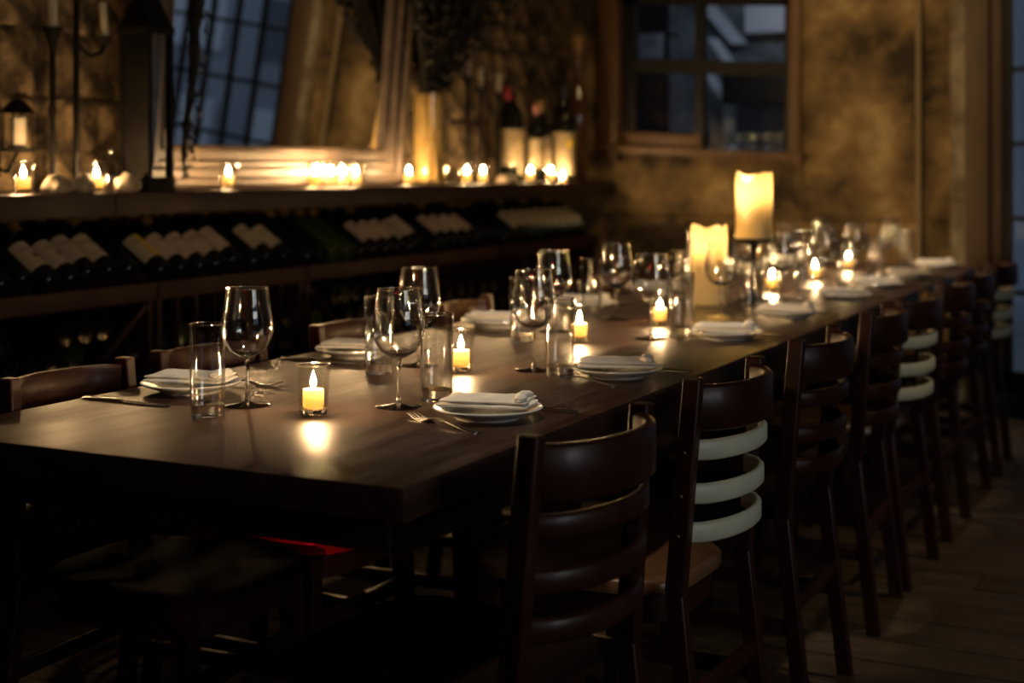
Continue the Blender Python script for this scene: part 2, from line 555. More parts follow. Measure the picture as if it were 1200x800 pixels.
SIZES = [(l, h) for h in (0.13, 0.17, 0.21) for l in (0.16, 0.23, 0.30, 0.37)]
stones = [stone_mesh(q * 3.3, l, h) for q, (l, h) in enumerate(SIZES)]
z, j = 0.93, 0
while z < ZC - 0.1:
    hq = (2, 0, 1, 2, 1, 0, 2, 1, 1, 0, 2)[j % 11]
    hh = (0.13, 0.17, 0.21)[hq]
    y = 2.3 + (j % 3) * 0.07
    while y < YB - 0.15:
        q = hq * 4 + rnd.randrange(4)
        o = obj('stone', stones[q], wl, (XL - 0.010 + 0.006 * rnd.random(), y + SIZES[q][0] / 2, z + hh / 2), (R(rnd.uniform(-2, 2)), 0, 0))
        y += SIZES[q][0] + 0.002
    z += hh + 0.003
    j += 1

# walls behind the camera and on its right, with the window the daylight comes through
struct('wall_front', box(XL - 0.2, XR + 0.2, YF - 0.15, YF, 0, ZC), M['dark_wall'], 0)
struct('wall_right', join(box(XR, XR + 0.15, YF, 0.3, 0, ZC), box(XR, XR + 0.15, 2.1, YB, 0, ZC), box(XR, XR + 0.15, 0.3, 2.1, 0, 0.85), box(XR, XR + 0.15, 0.3, 2.1, 2.25, ZC)), M['dark_wall'], 0)
w3 = struct('window_2', join(box(XR + 0.02, XR + 0.08, 0.3, 0.36, 0.85, 2.25), box(XR + 0.02, XR + 0.08, 2.04, 2.1, 0.85, 2.25), box(XR + 0.02, XR + 0.08, 0.3, 2.1, 0.85, 0.91), box(XR + 0.02, XR + 0.08, 0.3, 2.1, 2.19, 2.25), box(XR + 0.03, XR + 0.07, 1.18, 1.22, 0.85, 2.25)), M['sash'], 0)
for y0, y1 in ((0.36, 1.18), (1.22, 2.04)):
    obj('pane', mesh('pane', box(XR + 0.045, XR + 0.051, y0, y1, 0.91, 2.19), M['pane'], 0), w3)

# ------------------------------------------------------------------ far window into the back bar (the old frame has sagged)
sag = Matrix(((1, 0, 0, 0), (0, 1, 0, 0), (-0.055, 0, 1, -0.055 * 2.5), (0, 0, 0, 1)))
win = struct('window_1', xf(join(
    box(-3.146, -3.029, YB - 0.05, YB + 0.14, 1.22, 2.26, 0.006), box(-2.078, -2.02, YB - 0.04, YB + 0.14, 1.31, 2.26, 0.006),
    box(-3.146, -2.02, YB - 0.04, YB + 0.14, 2.12, 2.26, 0.006)), sag), M['casing'])
obj('window_sill', mesh('window_sill', xf(box(-3.17, -2.0, YB - 0.075, YB + 0.14, 1.268, 1.312, 0.006), sag), M['casing']), win)
obj('sash_rail', mesh('sash_rail', xf(box(-3.029, -2.57, YB + 0.0, YB + 0.06, 1.312, 1.385, 0.005), sag), M['casing']), win)
obj('sash_frame', mesh('sash_frame', xf(join(
    box(-3.029, -2.955, YB + 0.02, YB + 0.08, 1.312, 2.12), box(-2.606, -2.560, YB + 0.01, YB + 0.08, 1.312, 2.12), box(-2.118, -2.078, YB + 0.02, YB + 0.08, 1.312, 2.12),
    box(-3.029, -2.078, YB + 0.015, YB + 0.08, 1.713, 1.785), box(-3.029, -2.078, YB + 0.02, YB + 0.08, 2.085, 2.12)), sag), M['sash']), win)
for x0, x1 in ((-2.955, -2.606), (-2.560, -2.118)):
    for z0, z1 in ((1.312, 1.713), (1.785, 2.085)):
        obj('pane', mesh('pane', xf(box(x0, x1, YB + 0.045, YB + 0.051, z0, z1), sag), M['pane'], 0), win)

# back bar seen through it
struct('wall_bar', join(box(-3.75, -1.55, 9.0, 9.1, 0.9, 2.6), box(-3.85, -3.75, YB + 0.15, 9.1, 0.9, 2.6), box(-1.55, -1.45, YB + 0.15, 9.1, 0.9, 2.6), box(-3.85, -1.45, YB + 0.15, 9.1, 2.5, 2.6)), M['barwall'], 0)
tag(obj('bar_counter', mesh('bar_counter', box(-3.20, -1.57, YB + 0.17, 8.15, 0.9, 1.24, 0.01), M['sash'])), 'dark bar counter carrying stemware behind the far wall window', 'counter')
cab = thing('bar_cabinet', 'dark tall cabinet behind the window with pale box shelf', 'cabinet', (-3.45, 8.6, 0.9))
obj('body', mesh('body', box(-0.26, 0.12, 0.0, 0.38, 0, 1.5, 0.01), M['sash']), cab)
obj('shelf', mesh('shelf', box(-0.26, 0.32, -0.30, 0.0, 1.13, 1.15, 0.004), M['sash']), cab)
obj('panel', mesh('panel', box(-0.26, 0.32, -0.30, -0.27, 0.98, 1.13, 0.004), M['barwall']), cab)
for n_, (p0, p1, wd, lb) in enumerate((((-3.08, 8.9, 2.30), (-2.83, 8.9, 2.00), 0.10, 'wide pale slanting beam in the upper panes behind the window'), ((-2.97, 8.78, 2.03), (-2.86, 8.78, 1.88), 0.06, 'short pale slanting beam below the wide slanting one, behind the window'), ((-3.01, 8.8, 1.82), (-2.87, 8.8, 1.62), 0.055, 'slender pale slanting beam in the lower panes behind the window'), ((-2.85, 8.75, 1.66), (-2.84, 8.75, 1.24), 0.065, 'short pale upright post under the slender slanting beam'))):
    tag(obj('slanted_beam' if n_ != 3 else 'upright_post', mesh('beam', beam(p0, p1, 0.05, wd), M['barwhite'])), lb, 'beam')
tag(obj('paper_screen', mesh('paper_screen', box(-2.78, -2.46, 8.84, 8.88, 2.06, 2.24, 0.004), M['barwhite'])), 'pale square panel hung behind the upper pane of window', 'panel')
tag(obj('dark_cabinet', mesh('dark_cabinet', box(-2.82, -2.40, 8.5, 8.999, 1.60, 1.81, 0.008), M['sash'])), 'black low cupboard behind the row of stemware at the window', 'cupboard')
stem_small = mesh('bar_glass', lathe([(0, 0), (0.03, 0), (0.03, 0.003), (0.005, 0.008), (0.004, 0.07), (0.02, 0.085), (0.034, 0.12), (0.028, 0.17), (0.026, 0.17), (0.032, 0.12), (0.018, 0.09), (0, 0.08)], 12), M['foot'])
for i in range(24):
    x = -3.03 + (i // 2) * 0.075
    o = obj('stemmed_glass', stem_small, None, (x + (i % 2) * 0.03, 7.64 + (i % 2) * 0.11, 1.24))
    tag(o, 'small stemmed glass on the bar counter behind window, %s in its %s row' % (ORD[i // 2], ('front', 'rear')[i % 2]), 'glass', 'stemware behind the far window')

tag(obj('wall_pipe', mesh('wall_pipe', tube([(0, 0, 0), (0, 0, 1.3), (0, 0, ZC)], 0.013, 12), M['pipe']), None, (-1.415, YB - 0.05, 0.0)), 'thin pale conduit pipe running up the old plaster wall', 'pipe')

# ceiling spots (housings of the lamps above) and red sign by the entrance
for i, (x, y, lb) in enumerate(((-1.7, 5.6, 'black ceiling spot above the far end of the table'), (-2.6, 3.0, 'black ceiling spot above the wine rack aisle'), (0.3, 4.4, 'black ceiling spot above the open aisle floor'))):
    s = thing('ceiling_lamp', lb, 'lamp', (x, y, ZC), 0)
    obj('lamp_mount', mesh('lamp_mount', lathe([(0, 0), (0.05, 0), (0.05, -0.015), (0, -0.015)], 16), M['spot_black']), s)
    obj('lamp_shade', mesh('lamp_shade', lathe([(0.045, -0.015), (0.065, -0.05), (0.062, -0.05), (0.042, -0.015)], 16), M['spot_black']), s)
s = thing('neon_sign', 'red neon tube lamp on the wall behind the camera', 'lamp', (-0.20, YF, 1.95))
obj('sign_board', mesh('sign_board', box(-0.3, 0.3, 0.0, 0.03, -0.15, 0.15, 0.005), M['spot_black']), s)
obj('neon_tube', mesh('neon_tube', tube([(-0.22, 0.06, -0.08), (0.22, 0.06, -0.08), (0.24, 0.06, 0.0), (0.22, 0.06, 0.08), (-0.22, 0.06, 0.08)], 0.012, 8), M['sign_red']), s)

# ------------------------------------------------------------------ table
TX0, TX1, TY0, TY1, TZ = -2.06, -1.066, 1.785, 7.0, 0.76
t = thing('dining_table', 'long dark wooden dining table laid for sixteen with a worn brown top', 'table', ((TX0 + TX1) / 2, (TY0 + TY1) / 2, 0))
hx, hy = (TX1 - TX0) / 2, (TY1 - TY0) / 2
obj('tabletop', mesh('tabletop', box(-hx, hx, -hy, hy, TZ - 0.052, TZ, 0.006), M['table']), t)
for sx in (-1, 1):
    obj('apron', mesh('apron', box(sx * (hx - 0.07) - 0.012, sx * (hx - 0.07) + 0.012, -hy + 0.10, hy - 0.10, TZ - 0.125, TZ - 0.052, 0.002), M['table_edge']), t)
for sy in (-1, 1):
    obj('apron', mesh('apron', box(-hx + 0.08, hx - 0.08, sy * (hy - 0.10) - 0.012, sy * (hy - 0.10) + 0.012, TZ - 0.125, TZ - 0.052, 0.002), M['table_edge']), t)
leg_me = mesh('leg', box(-0.035, 0.035, -0.05, 0.05, 0.05, TZ - 0.085, 0.006), M['table_edge'])
foot_me = mesh('foot', box(-0.17, 0.17, -0.05, 0.05, 0, 0.05, 0.008), M['table_edge'])
bar_me = mesh('cross_bar', box(-0.32, 0.32, -0.04, 0.04, TZ - 0.085, TZ - 0.052, 0.004), M['table_edge'])
for ly in (-hy + 1.22, hy - 0.75):
    obj('foot', foot_me, t, (0.06, ly, 0))
    obj('cross_bar', bar_me, t, (0.06, ly, 0))
    for lx in (-0.025, 0.145):
        obj('leg', leg_me, t, (lx, ly, 0))


# ------------------------------------------------------------------ chairs
def arc(y0, y1, x, z, sag_, n=14):
    return [(x + sag_ * (1 - (2 * i / n - 1) ** 2) ** 0.62, y0 + (y1 - y0) * i / n, z) for i in range(n + 1)]


def post_x(z):
    return 0.235 - 0.05 * z / 0.45 if z < 0.45 else 0.185 + 0.03 * (z - 0.45) / 0.39


def make_chair(label, wood, slat_m, seat_m, screws=False, vinyl=False):
    t = thing('dining_chair', label, 'chair')
    for s in (-1, 1):
        ys = [0.185, 0.178, 0.168]
        zs = [0.0, 0.45, 0.84]
        g = []
        for a in range(2):
            g.append(beam((post_x(zs[a]), s * ys[a], zs[a]), (post_x(zs[a + 1]), s * ys[a + 1], zs[a + 1]), 0.030, 0.036, 0.028, 0.034))
        p = obj('back_post', mesh('back_post', join(*g), wood, 30), t)
        b = p.modifiers.new('bevel', 'BEVEL')
        b.width = 0.004
        b.segments = 2
        if screws and s < 0:
            for z in (0.706, 0.627, 0.555):
                obj('screw', mesh('screw', xf(lathe([(0, 0.004), (0.003, 0.003), (0.004, 0), (0, 0)], 8), Matrix.Translation((post_x(z), -0.189, z)) @ Matrix.Rotation(R(90), 4, 'X')), M['brass']), p)
        fl = obj('leg', mesh('leg', beam((-0.22, s * 0.185, 0), (-0.20, s * 0.168, 0.43), 0.028, 0.028, 0.038, 0.038), wood, 30), t)
    obj('top_rail', mesh('top_rail', sweep(arc(-0.158, 0.158, post_x(0.78) + 0.004, 0.742, 0.068), 0.020, 0.084, 0.006), wood, 50), t)
    for z in (0.688, 0.608, 0.537):
        obj('slat', mesh('slat', sweep(arc(-0.160, 0.160, post_x(z) + 0.002, z, 0.066), 0.016, 0.037, 0.005), slat_m, 50), t)
    # seat: rounded board with a curved drum below
    out = []
    for i in range(40):
        a = 2 * math.pi * i / 40
        ca, sa = math.cos(a), math.sin(a)
        x = 0.195 * (abs(ca) ** 0.5) * (1 if ca > 0 else -1)
        y = 0.195 * (abs(sa) ** 0.5) * (1 if sa > 0 else -1) * (1.0 - 0.1 * ca)
        out.append((x * 1.12 - 0.045, y))
    lay = [(0.94, 0.430), (1.0, 0.434), (1.0, 0.452), (0.96, 0.460), (0.80, 0.458), (0.4, 0.452)]
    if vinyl:
        lay = [(0.94, 0.430), (1.03, 0.436), (1.05, 0.47), (0.98, 0.50), (0.75, 0.512), (0.4, 0.515)]
    V = [Vector((x * s, y * s, z)) for s, z in lay for x, y in out]
    F = [[j * 40 + i, j * 40 + (i + 1) % 40, (j + 1) * 40 + (i + 1) % 40, (j + 1) * 40 + i] for j in range(len(lay) - 1) for i in range(40)]
    F += [list(range(40))[::-1], [(len(lay) - 1) * 40 + i for i in range(40)]]
    obj('seat', mesh('seat', (V, F), seat_m, 50), t)
    V = [Vector((x * s, y * s, z)) for s, z in ((0.90, 0.375), (0.90, 0.431), (0.84, 0.431), (0.84, 0.375)) for x, y in out]
    F = [[j * 40 + i, j * 40 + (i + 1) % 40, ((j + 1) % 4) * 40 + (i + 1) % 40, ((j + 1) % 4) * 40 + i] for j in range(4) for i in range(40)]
    obj('seat_rail', mesh('seat_rail', (V, F), wood, 40), t)
    for s in (-1, 1):
        obj('stretcher', mesh('stretcher', beam((-0.175, s * 0.18, 0.20), (0.205, s * 0.18, 0.20), 0.022, 0.03), wood, 0) if False else mesh('stretcher', box(-0.205, 0.210, s * 0.18 - 0.009, s * 0.18 + 0.009, 0.19, 0.222, 0.003), wood), t)
    obj('stretcher', mesh('stretcher', box(-0.218, -0.198, -0.17, 0.17, 0.27, 0.302, 0.003), wood), t)
    obj('stretcher', mesh('stretcher', box(0.200, 0.218, -0.17, 0.17, 0.24, 0.272, 0.003), wood), t)
    return t


dark = make_chair('dark ladder-back chair at the near corner of the table, aisle side', M['chair'], M['chair'], M['seat_dark'])
white = make_chair('ladder-back chair with three cream slats, second from the near end, aisle side', M['chair'], M['cream'], M['seat_tan'], screws=True)
redc = make_chair('dark chair with red vinyl seat, second from near end, rack side', M['chair'], M['chair'], M['red_vinyl'], vinyl=True)
brown = make_chair('brown ladder-back chair, fourth from near end, rack side', M['chair_brown'], M['chair_brown'], M['chair_brown'])
CY = [2.04, 2.66, 3.30, 3.97, 4.44, 5.04, 5.53, 6.15]
CW = {1, 4, 7}
CR = [6, 2, 0, -3, 2, 0, 3, -2]
used = set()
for i, y in enumerate(CY):
    src = white if i in CW else dark
    lb = ('ladder-back chair with three cream slats, %s from the near end, aisle side' if i in CW else 'dark ladder-back chair, %s from the near end of table, aisle side') % ORD[i]
    if i == 0:
        lb = dark['label']
    loc, rz = (-1.09 + (0.005 * (i % 3)), y, 0), R(-CR[i])
    if src in used:
        dup(src, loc, rz, lb, 'chairs along the aisle side of the table')
    else:
        src.location, src.rotation_euler = loc, (0, 0, rz)
        src['label'], src['group'] = lb, 'chairs along the aisle side of the table'
        used.add(src)
LY = [2.24, 2.68, 3.28, 3.94, 4.55, 5.12, 5.70, 6.28]
for i, y in enumerate(LY):
    src = redc if i == 1 else brown if i in (3, 5) else dark
    lb = ('dark chair with red vinyl seat, %s from the near end, rack side' if i == 1 else 'brown ladder-back chair, %s from near end, wine rack side' if i in (3, 5) else 'dark ladder-back chair, %s from near end, wine rack side') % ORD[i]
    loc, rz = (-1.905 - 0.006 * (i % 2), y, 0), R(180 + (2, -3, 2, 4, -2, 1, 0, 2)[i])
    if src in used:
        dup(src, loc, rz, lb, 'chairs along the wine rack side of the table', (1, 1, 0.968))
    else:
        src.location, src.rotation_euler, src.scale = loc, (0, 0, rz), (1, 1, 0.968)
        src['label'], src['group'] = lb, 'chairs along the wine rack side of the table'
        used.add(src)


# ------------------------------------------------------------------ tableware
def flame_mesh(h=0.030, r=0.0062):
    return mesh('flame', lathe([(0, 0), (r * 0.7, h * 0.12), (r, h * 0.32), (r * 0.78, h * 0.55), (r * 0.38, h * 0.8), (0, h)], 8), M['flame'])


FL = flame_mesh()
FLB = flame_mesh(0.040, 0.0085)
FLB.materials[0] = M['flame_big']
WICK = mesh('wick', lathe([(0, 0), (0.0012, 0), (0.0012, 0.010), (0, 0.010)], 6), M['wick'])
# votive glass: flared tumbler with a thick foot
VG = mesh('cup', lathe([(0, 0.014), (0.0225, 0.014), (0.0245, 0.03), (0.0295, 0.0925), (0.031, 0.094), (0.0322, 0.0925), (0.0268, 0.02), (0.0255, 0.002), (0.0235, 0), (0, 0)], 28), M['votive'])
VB = mesh('foot', lathe([(0, 0.0015), (0.0230, 0.0015), (0.0243, 0.004), (0.0250, 0.0125), (0, 0.0125)], 28), M['thick'])
VW = mesh('wax', lathe([(0, 0.0155), (0.0185, 0.0155), (0.0195, 0.018), (0.0195, 0.046), (0.0185, 0.048), (0.015, 0.0455), (0.007, 0.0435), (0, 0.0435)], 28), M['wax'])
VR = mesh('rim', lathe([(0.0308 + 0.0013 * math.cos(k), 0.0932 + 0.0013 * math.sin(k)) for k in (0, 1.05, 2.09, 3.14, 4.19, 5.24, 6.2832)], 28), M['rim'], 60)
vg0 = thing('votive_glass', '', 'candle holder')
obj('rim', VR, vg0)
obj('cup', VG, vg0)
obj('foot', VB, vg0)
vc0 = thing('votive_candle', '', 'candle')
obj('wax', VW, vc0)
obj('wick', WICK, vc0, (0, 0, 0.043))
obj('flame', FL, vc0, (0, 0, 0.050))
state = {'v': False}


def votive(x, y, z, where, group, s=1.0):
    for src, lb in ((vg0, 'clear glass votive holder ' + where), (vc0, 'lit ivory candle inside the votive holder ' + where)):
        if not state['v']:
            src.location = (x, y, z)
            src['label'], src['group'], src.scale = lb, group + (' (candles)' if src is vc0 else ''), (s, s, s)
        else:
            dup(src, (x, y, z), rnd.random() * 6, lb, group + (' (candles)' if src is vc0 else ''), (s, s, s))
    state['v'] = True


# wine glass: bowl, stem, foot, rim
WB = mesh('bowl', lathe([(0, 0.094), (0.016, 0.0955), (0.034, 0.107), (0.046, 0.126), (0.0505, 0.143), (0.0495, 0.165), (0.0405, 0.2255), (0.0395, 0.2265), (0.0388, 0.2255),
                         (0.0480, 0.165), (0.0490, 0.143), (0.0446, 0.127), (0.033, 0.109), (0.015, 0.0985), (0, 0.097)], 36), M['glass'])
WS = mesh('stem', lathe([(0.0075, 0.0945), (0.0048, 0.088), (0.0036, 0.07), (0.0036, 0.03), (0.0045, 0.012), (0.008, 0.006), (0, 0.006)][::-1] + [(0, 0.0945)], 14), M['thick'])
WF = mesh('foot', lathe([(0, 0), (0.043, 0), (0.044, 0.0016), (0.040, 0.0026), (0.020, 0.0045), (0.008, 0.008), (0, 0.008)], 32), M['foot'])
def ring(r, z, t, n=36, m=6):
    return lathe([(r + t * math.cos(2 * math.pi * k / m), z + t * math.sin(2 * math.pi * k / m)) for k in range(m + 1)], n)


WR = mesh('rim', ring(0.0397, 0.2262, 0.0012), M['rim'], 60)
WD = mesh('bowl_base', lathe([(0, 0.0935), (0.010, 0.0950), (0.022, 0.1000), (0.030, 0.1062), (0.020, 0.1035), (0.008, 0.1010), (0, 0.1005)], 28), M['thick'], 60)
HR = mesh('rim', ring(0.0324, 0.1708, 0.0013, 28), M['rim'], 60)
wg0 = thing('wine_glass', '', 'glass')
obj('bowl', WB, wg0)
obj('bowl_base', WD, wg0)
obj('rim', WR, wg0)
obj('stem', WS, wg0)
obj('foot', WF, wg0)
HB = mesh('tumbler_wall', lathe([(0, 0.0245), (0.0275, 0.0245), (0.0300, 0.030), (0.0312, 0.1700), (0.0324, 0.1712), (0.0336, 0.1700), (0.0312, 0.0), (0.0305, 0.0)], 28), M['glass'])
HF = mesh('tumbler_base', lathe([(0, 0.002), (0.0270, 0.001), (0.0300, 0.003), (0.0304, 0.010), (0.0300, 0.0235), (0, 0.0235)], 28), M['thick'])
hb0 = thing('highball_glass', '', 'glass')
obj('tumbler_wall', HB, hb0)
obj('rim', HR, hb0)
obj('tumbler_base', HF, hb0)
# plate
PL = mesh('plate', lathe([(0, 0.0035), (0.052, 0.0035), (0.055, 0.0), (0.060, 0.0), (0.062, 0.004), (0.080, 0.011), (0.100, 0.0185), (0.1015, 0.0205), (0.1000, 0.0220), (0.080, 0.0155), (0.066, 0.0085), (0, 0.0075)], 44), M['china'], 50)


def soft_slab(lx, ly, h, z, seed, nx=12, ny=8):
    V, F = [], []
    for side in (0, 1):
        for j in range(ny + 1):
            for i in range(nx + 1):
                u, v = i / nx - 0.5, j / ny - 0.5
                e = min(0.5 - abs(u), 0.5 - abs(v))
                r = min(1.0, e / 0.06)
                nz_ = 0.0035 * noise.noise(Vector((u * 5 + seed, v * 5, seed)))
                hh = h * (0.55 + 0.45 * math.sqrt(r)) + nz_ * r if side else h * 0.25 * (1 - math.sqrt(r))
                V.append(Vector((u * lx * (1 + 0.03 * math.sin(v * 7 + seed)), v * ly * (1 + 0.03 * math.sin(u * 6 + seed)), z + hh)))
    W, o = nx + 1, (nx + 1) * (ny + 1)
    for j in range(ny):
        for i in range(nx):
            a = [j * W + i, j * W + i + 1, (j + 1) * W + i + 1, (j + 1) * W + i]
            F.append(a[::-1])
            F.append([q + o for q in a])
    rim = list(range(W)) + [j * W + nx for j in range(1, ny + 1)] + [ny * W + i for i in range(nx - 1, -1, -1)] + [j * W for j in range(ny - 1, 0, -1)]
    for k in range(len(rim)):
        a, b = rim[k], rim[(k + 1) % len(rim)]
        F.append([a, b, b + o, a + o])
    return V, F


def napkin_mesh(seed):
    roll = []
    for i in range(9):
        v = i / 8 - 0.5
        roll.append((0.050 + 0.004 * math.sin(i + seed), v * 0.088, 0.0205 + 0.002 * math.sin(i * 1.3 + seed)))
    return mesh('napkin', join(soft_slab(0.168, 0.098, 0.010, 0.0, seed), soft_slab(0.158, 0.092, 0.008, 0.0085, seed + 4), xf(tube(roll, [0.005, 0.0075, 0.008, 0.0078, 0.008, 0.0075, 0.008, 0.0075, 0.005], 10), Matrix.Diagonal((1.3, 1, 0.85, 1)))), M['linen'], 60)


NP = [napkin_mesh(s * 2.1) for s in range(3)]


# cutlery lies along X (handle end at +X)
def strip(prof, th):
    """prof: (x, halfwidth, zc)"""
    V, F = [], []
    for (x, hw, z) in prof:
        V += [Vector((x, -hw, z + th * 0.6)), Vector((x, 0, z + th)), Vector((x, hw, z + th * 0.6)), Vector((x, hw, z)), Vector((x, -hw, z))]
    n = len(prof)
    for i in range(n - 1):
        for k in range(5):
            F.append([i * 5 + k, i * 5 + (k + 1) % 5, (i + 1) * 5 + (k + 1) % 5, (i + 1) * 5 + k])
    F += [[0, 1, 2, 3, 4], [(n - 1) * 5 + k for k in range(5)]]
    return V, F


fk0 = thing('fork', '', 'fork')
obj('handle', mesh('handle', strip([(0.100, 0.006, 0.0), (0.098, 0.009, 0.0), (0.07, 0.0085, 0.001), (0.02, 0.004, 0.006), (-0.02, 0.003, 0.008), (-0.036, 0.006, 0.006)], 0.003), M['steel'], 50), fk0)
tines = [strip([(-0.034, 0.008, 0.006), (-0.05, 0.0125, 0.001), (-0.058, 0.0125, 0.0)], 0.0025)]
for q in (-1.5, -0.5, 0.5, 1.5):
    tines.append(xf(strip([(-0.056, 0.0019, 0.0), (-0.08, 0.0019, 0.002), (-0.103, 0.0012, 0.009)], 0.0022), Matrix.Translation((0, q * 0.0068, 0))))
obj('tines', mesh('tines', join(*tines), M['steel'], 50), fk0)
kn0 = thing('knife', '', 'knife')
obj('handle', mesh('handle', strip([(0.112, 0.005, 0.0), (0.110, 0.0085, 0.0), (0.06, 0.0075, 0.001), (0.012, 0.005, 0.001)], 0.006), M['steel'], 50), kn0)
obj('blade', mesh('blade', strip([(0.014, 0.005, 0.002), (-0.01, 0.0095, 0.001), (-0.07, 0.0098, 0.001), (-0.10, 0.006, 0.001), (-0.112, 0.001, 0.001)], 0.002), M['steel'], 50), kn0)
sources_used = set()


def put(src, loc, rz, lb, group):
    if src in sources_used:
        return dup(src, loc, rz, lb, group)
    sources_used.add(src)
    src.location, src.rotation_euler = loc, (0, 0, rz)
    src['label'], src['group'] = lb, group
    return src


SY = [2.36, 2.95, 3.73, 4.34, 5.00, 5.55, 6.10, 6.72]
WGR = [(-1.434, 2.383), (-1.42, 2.948), (-1.399, 3.629), (-1.414, 4.26), (-1.42, 4.93), (-1.41, 5.48), (-1.42, 6.02), (-1.41, 6.62)]
HBR = [(-1.405, 2.480), (-1.330, 2.895), (-1.350, 3.735), (-1.335, 4.32), (-1.36, 5.02), (-1.35, 5.57), (-1.36, 6.12), (-1.35, 6.70)]
WGL = [(-1.705, 2.27), (-1.690, 2.90), (-1.700, 3.66), (-1.673, 4.048), (-1.69, 4.86), (-1.70, 5.42), (-1.69, 5.95), (-1.70, 6.55)]
HBL = [(-1.695, 2.137), (-1.702, 2.745), (-1.666, 3.391), (-1.800, 4.150), (-1.72, 4.72), (-1.74, 5.30), (-1.73, 5.85), (-1.74, 6.42)]
for side in (0, 1):
    where = 'aisle side' if side == 0 else 'wine rack side'
    for i, y in enumerate(SY):
        o_ = ORD[i]
        jit = rnd.uniform(-1, 1)
        px_ = (-1.226 if side == 0 else -1.915) + 0.008 * jit
        yy = y if side == 0 else y + (0.0, 0.03, -0.01, 0.0, -0.02, 0.0, 0.02, -0.03)[i]
        p = obj('plate', PL, None, (px_, yy, TZ))
        tag(p, 'white side plate under a folded napkin, %s place, %s' % (o_, where), 'plate', 'side plates on the long table')
        n_ = obj('napkin', NP[(i + side) % 3], None, (px_, yy, TZ + 0.0228), (0, 0, (R(16) if side == 0 else R(12)) + 0.12 * jit))
        n_.location = (px_ + (0.0 if side == 0 else 0.0), yy, TZ + 0.0228)
        tag(n_, 'folded white napkin on the plate, %s place, %s' % (o_, where), 'napkin', 'folded napkins on the plates')
        sg = 1 if side == 0 else -1
        fy, ky = (yy - 0.11, yy + 0.115) if side == 0 else (yy + 0.115, yy - 0.17 if i == 0 else yy - 0.13)
        fx = px_ - sg * 0.03
        rz = (R(-26) if side == 0 else R(180 + 8)) if i in (0, 1) else (R(-12) if side == 0 else R(180)) + 0.1 * jit
        put(fk0, (fx, fy, TZ + 0.0005), rz + (0 if side == 0 else 0), 'steel fork beside the plate of the %s place, %s' % (o_, where), 'forks on the long table')
        put(kn0, (px_ + sg * 0.02, ky, TZ + 0.0005), (0 if side == 0 else R(180)) + R(-3) + 0.06 * jit, 'steel knife beside the plate of the %s place, %s' % (o_, where), 'knives on the long table')
        gx, gy = (WGR if side == 0 else WGL)[i]
        put(wg0, (gx, gy, TZ), rnd.random() * 6, 'stemmed wine glass of the %s place, %s' % (o_, where), 'wine glasses on the long table')
        gx, gy = (HBR if side == 0 else HBL)[i]
        put(hb0, (gx, gy, TZ), rnd.random() * 6, 'tall straight water glass of the %s place, %s' % (o_, where), 'water glasses on the long table')

for (x, y, wh) in ((-1.531, 2.239, 'at the near end of the table'), (-1.560, 2.863, 'between the second pair of settings on the table'), (-1.547, 3.491, 'between the third pair of settings on the table'),
                   (-1.500, 3.96, 'just before the lower pillar candle on the table'), (-1.538, 5.22, 'beyond the tall pillar candle on the table'), (-1.53, 5.80, 'at the sixth pair of settings'), (-1.55, 6.45, 'at the last pair of settings on the table')):
    votive(x, y, TZ, wh, 'votives down the middle of the table')


def pillar(name, label, loc, r, h, seed, rotz):
    t = thing(name, label, 'candle', loc, rotz)
    ri, zf = r * 0.80, h - 0.090

    def zm(a, rr, z):
        if z < h - 0.02:
            return 0
        return 0.006 * math.sin(2 * a + seed) + 0.004 * math.sin(5 * a + 2 * seed) - 0.024 * math.exp(-((math.atan2(math.sin(a - 0.4), math.cos(a - 0.4))) / 0.32) ** 2)
    obj('wax', mesh('wax', lathe([(0, 0), (r * 0.97, 0), (r, 0.004), (r, h * 0.5), (r, h - 0.035), (r * 0.985, h - 0.004), (r * 0.95, h), (ri + 0.004, h - 0.004), (ri, h - 0.035), (ri, zf + 0.012), (ri * 0.9, zf), (0, zf)], 40, zm), M['wax_pillar'], 60), t)
    obj('wax_core', mesh('wax_core', lathe([(0, 0.003), (r * 0.86, 0.003), (r * 0.80, zf - 0.02), (r * 0.60, zf - 0.004), (0, zf - 0.004)], 28), M['wax_solid'], 60), t)
    obj('wick', WICK, t, (0, 0, zf))
    obj('flame', FLB, t, (0, 0, zf + 0.010))
    return t


pillar('pillar_candle', 'thick ivory pillar candle glowing on the table beside the iron candle stand', (-1.575, 4.62, TZ), 0.0595, 0.262, 1.2, R(20))
sx_, sy_ = -1.470, 4.78
cs = thing('candle_stand', 'black iron pedestal carrying the taller pillar candle on the table', 'candle stand', (sx_, sy_, TZ))
obj('base', mesh('base', lathe([(0, 0), (0.055, 0), (0.056, 0.006), (0.03, 0.014), (0.014, 0.03), (0.010, 0.045), (0, 0.045)], 28), M['iron']), cs)
obj('stem', mesh('stem', lathe([(0, 0.040), (0.010, 0.040), (0.0085, 0.09), (0.014, 0.105), (0.0085, 0.12), (0.010, 0.185), (0.016, 0.200), (0, 0.200)], 20), M['iron']), cs)
obj('dish', mesh('dish', lathe([(0, 0.198), (0.02, 0.198), (0.060, 0.206), (0.071, 0.214), (0.069, 0.216), (0.055, 0.211), (0, 0.211)], 32), M['iron']), cs)
pillar('pillar_candle', 'thick ivory pillar candle burning on top of the black iron stand', (sx_, sy_, TZ + 0.2112), 0.0625, 0.224, 3.5, R(235))

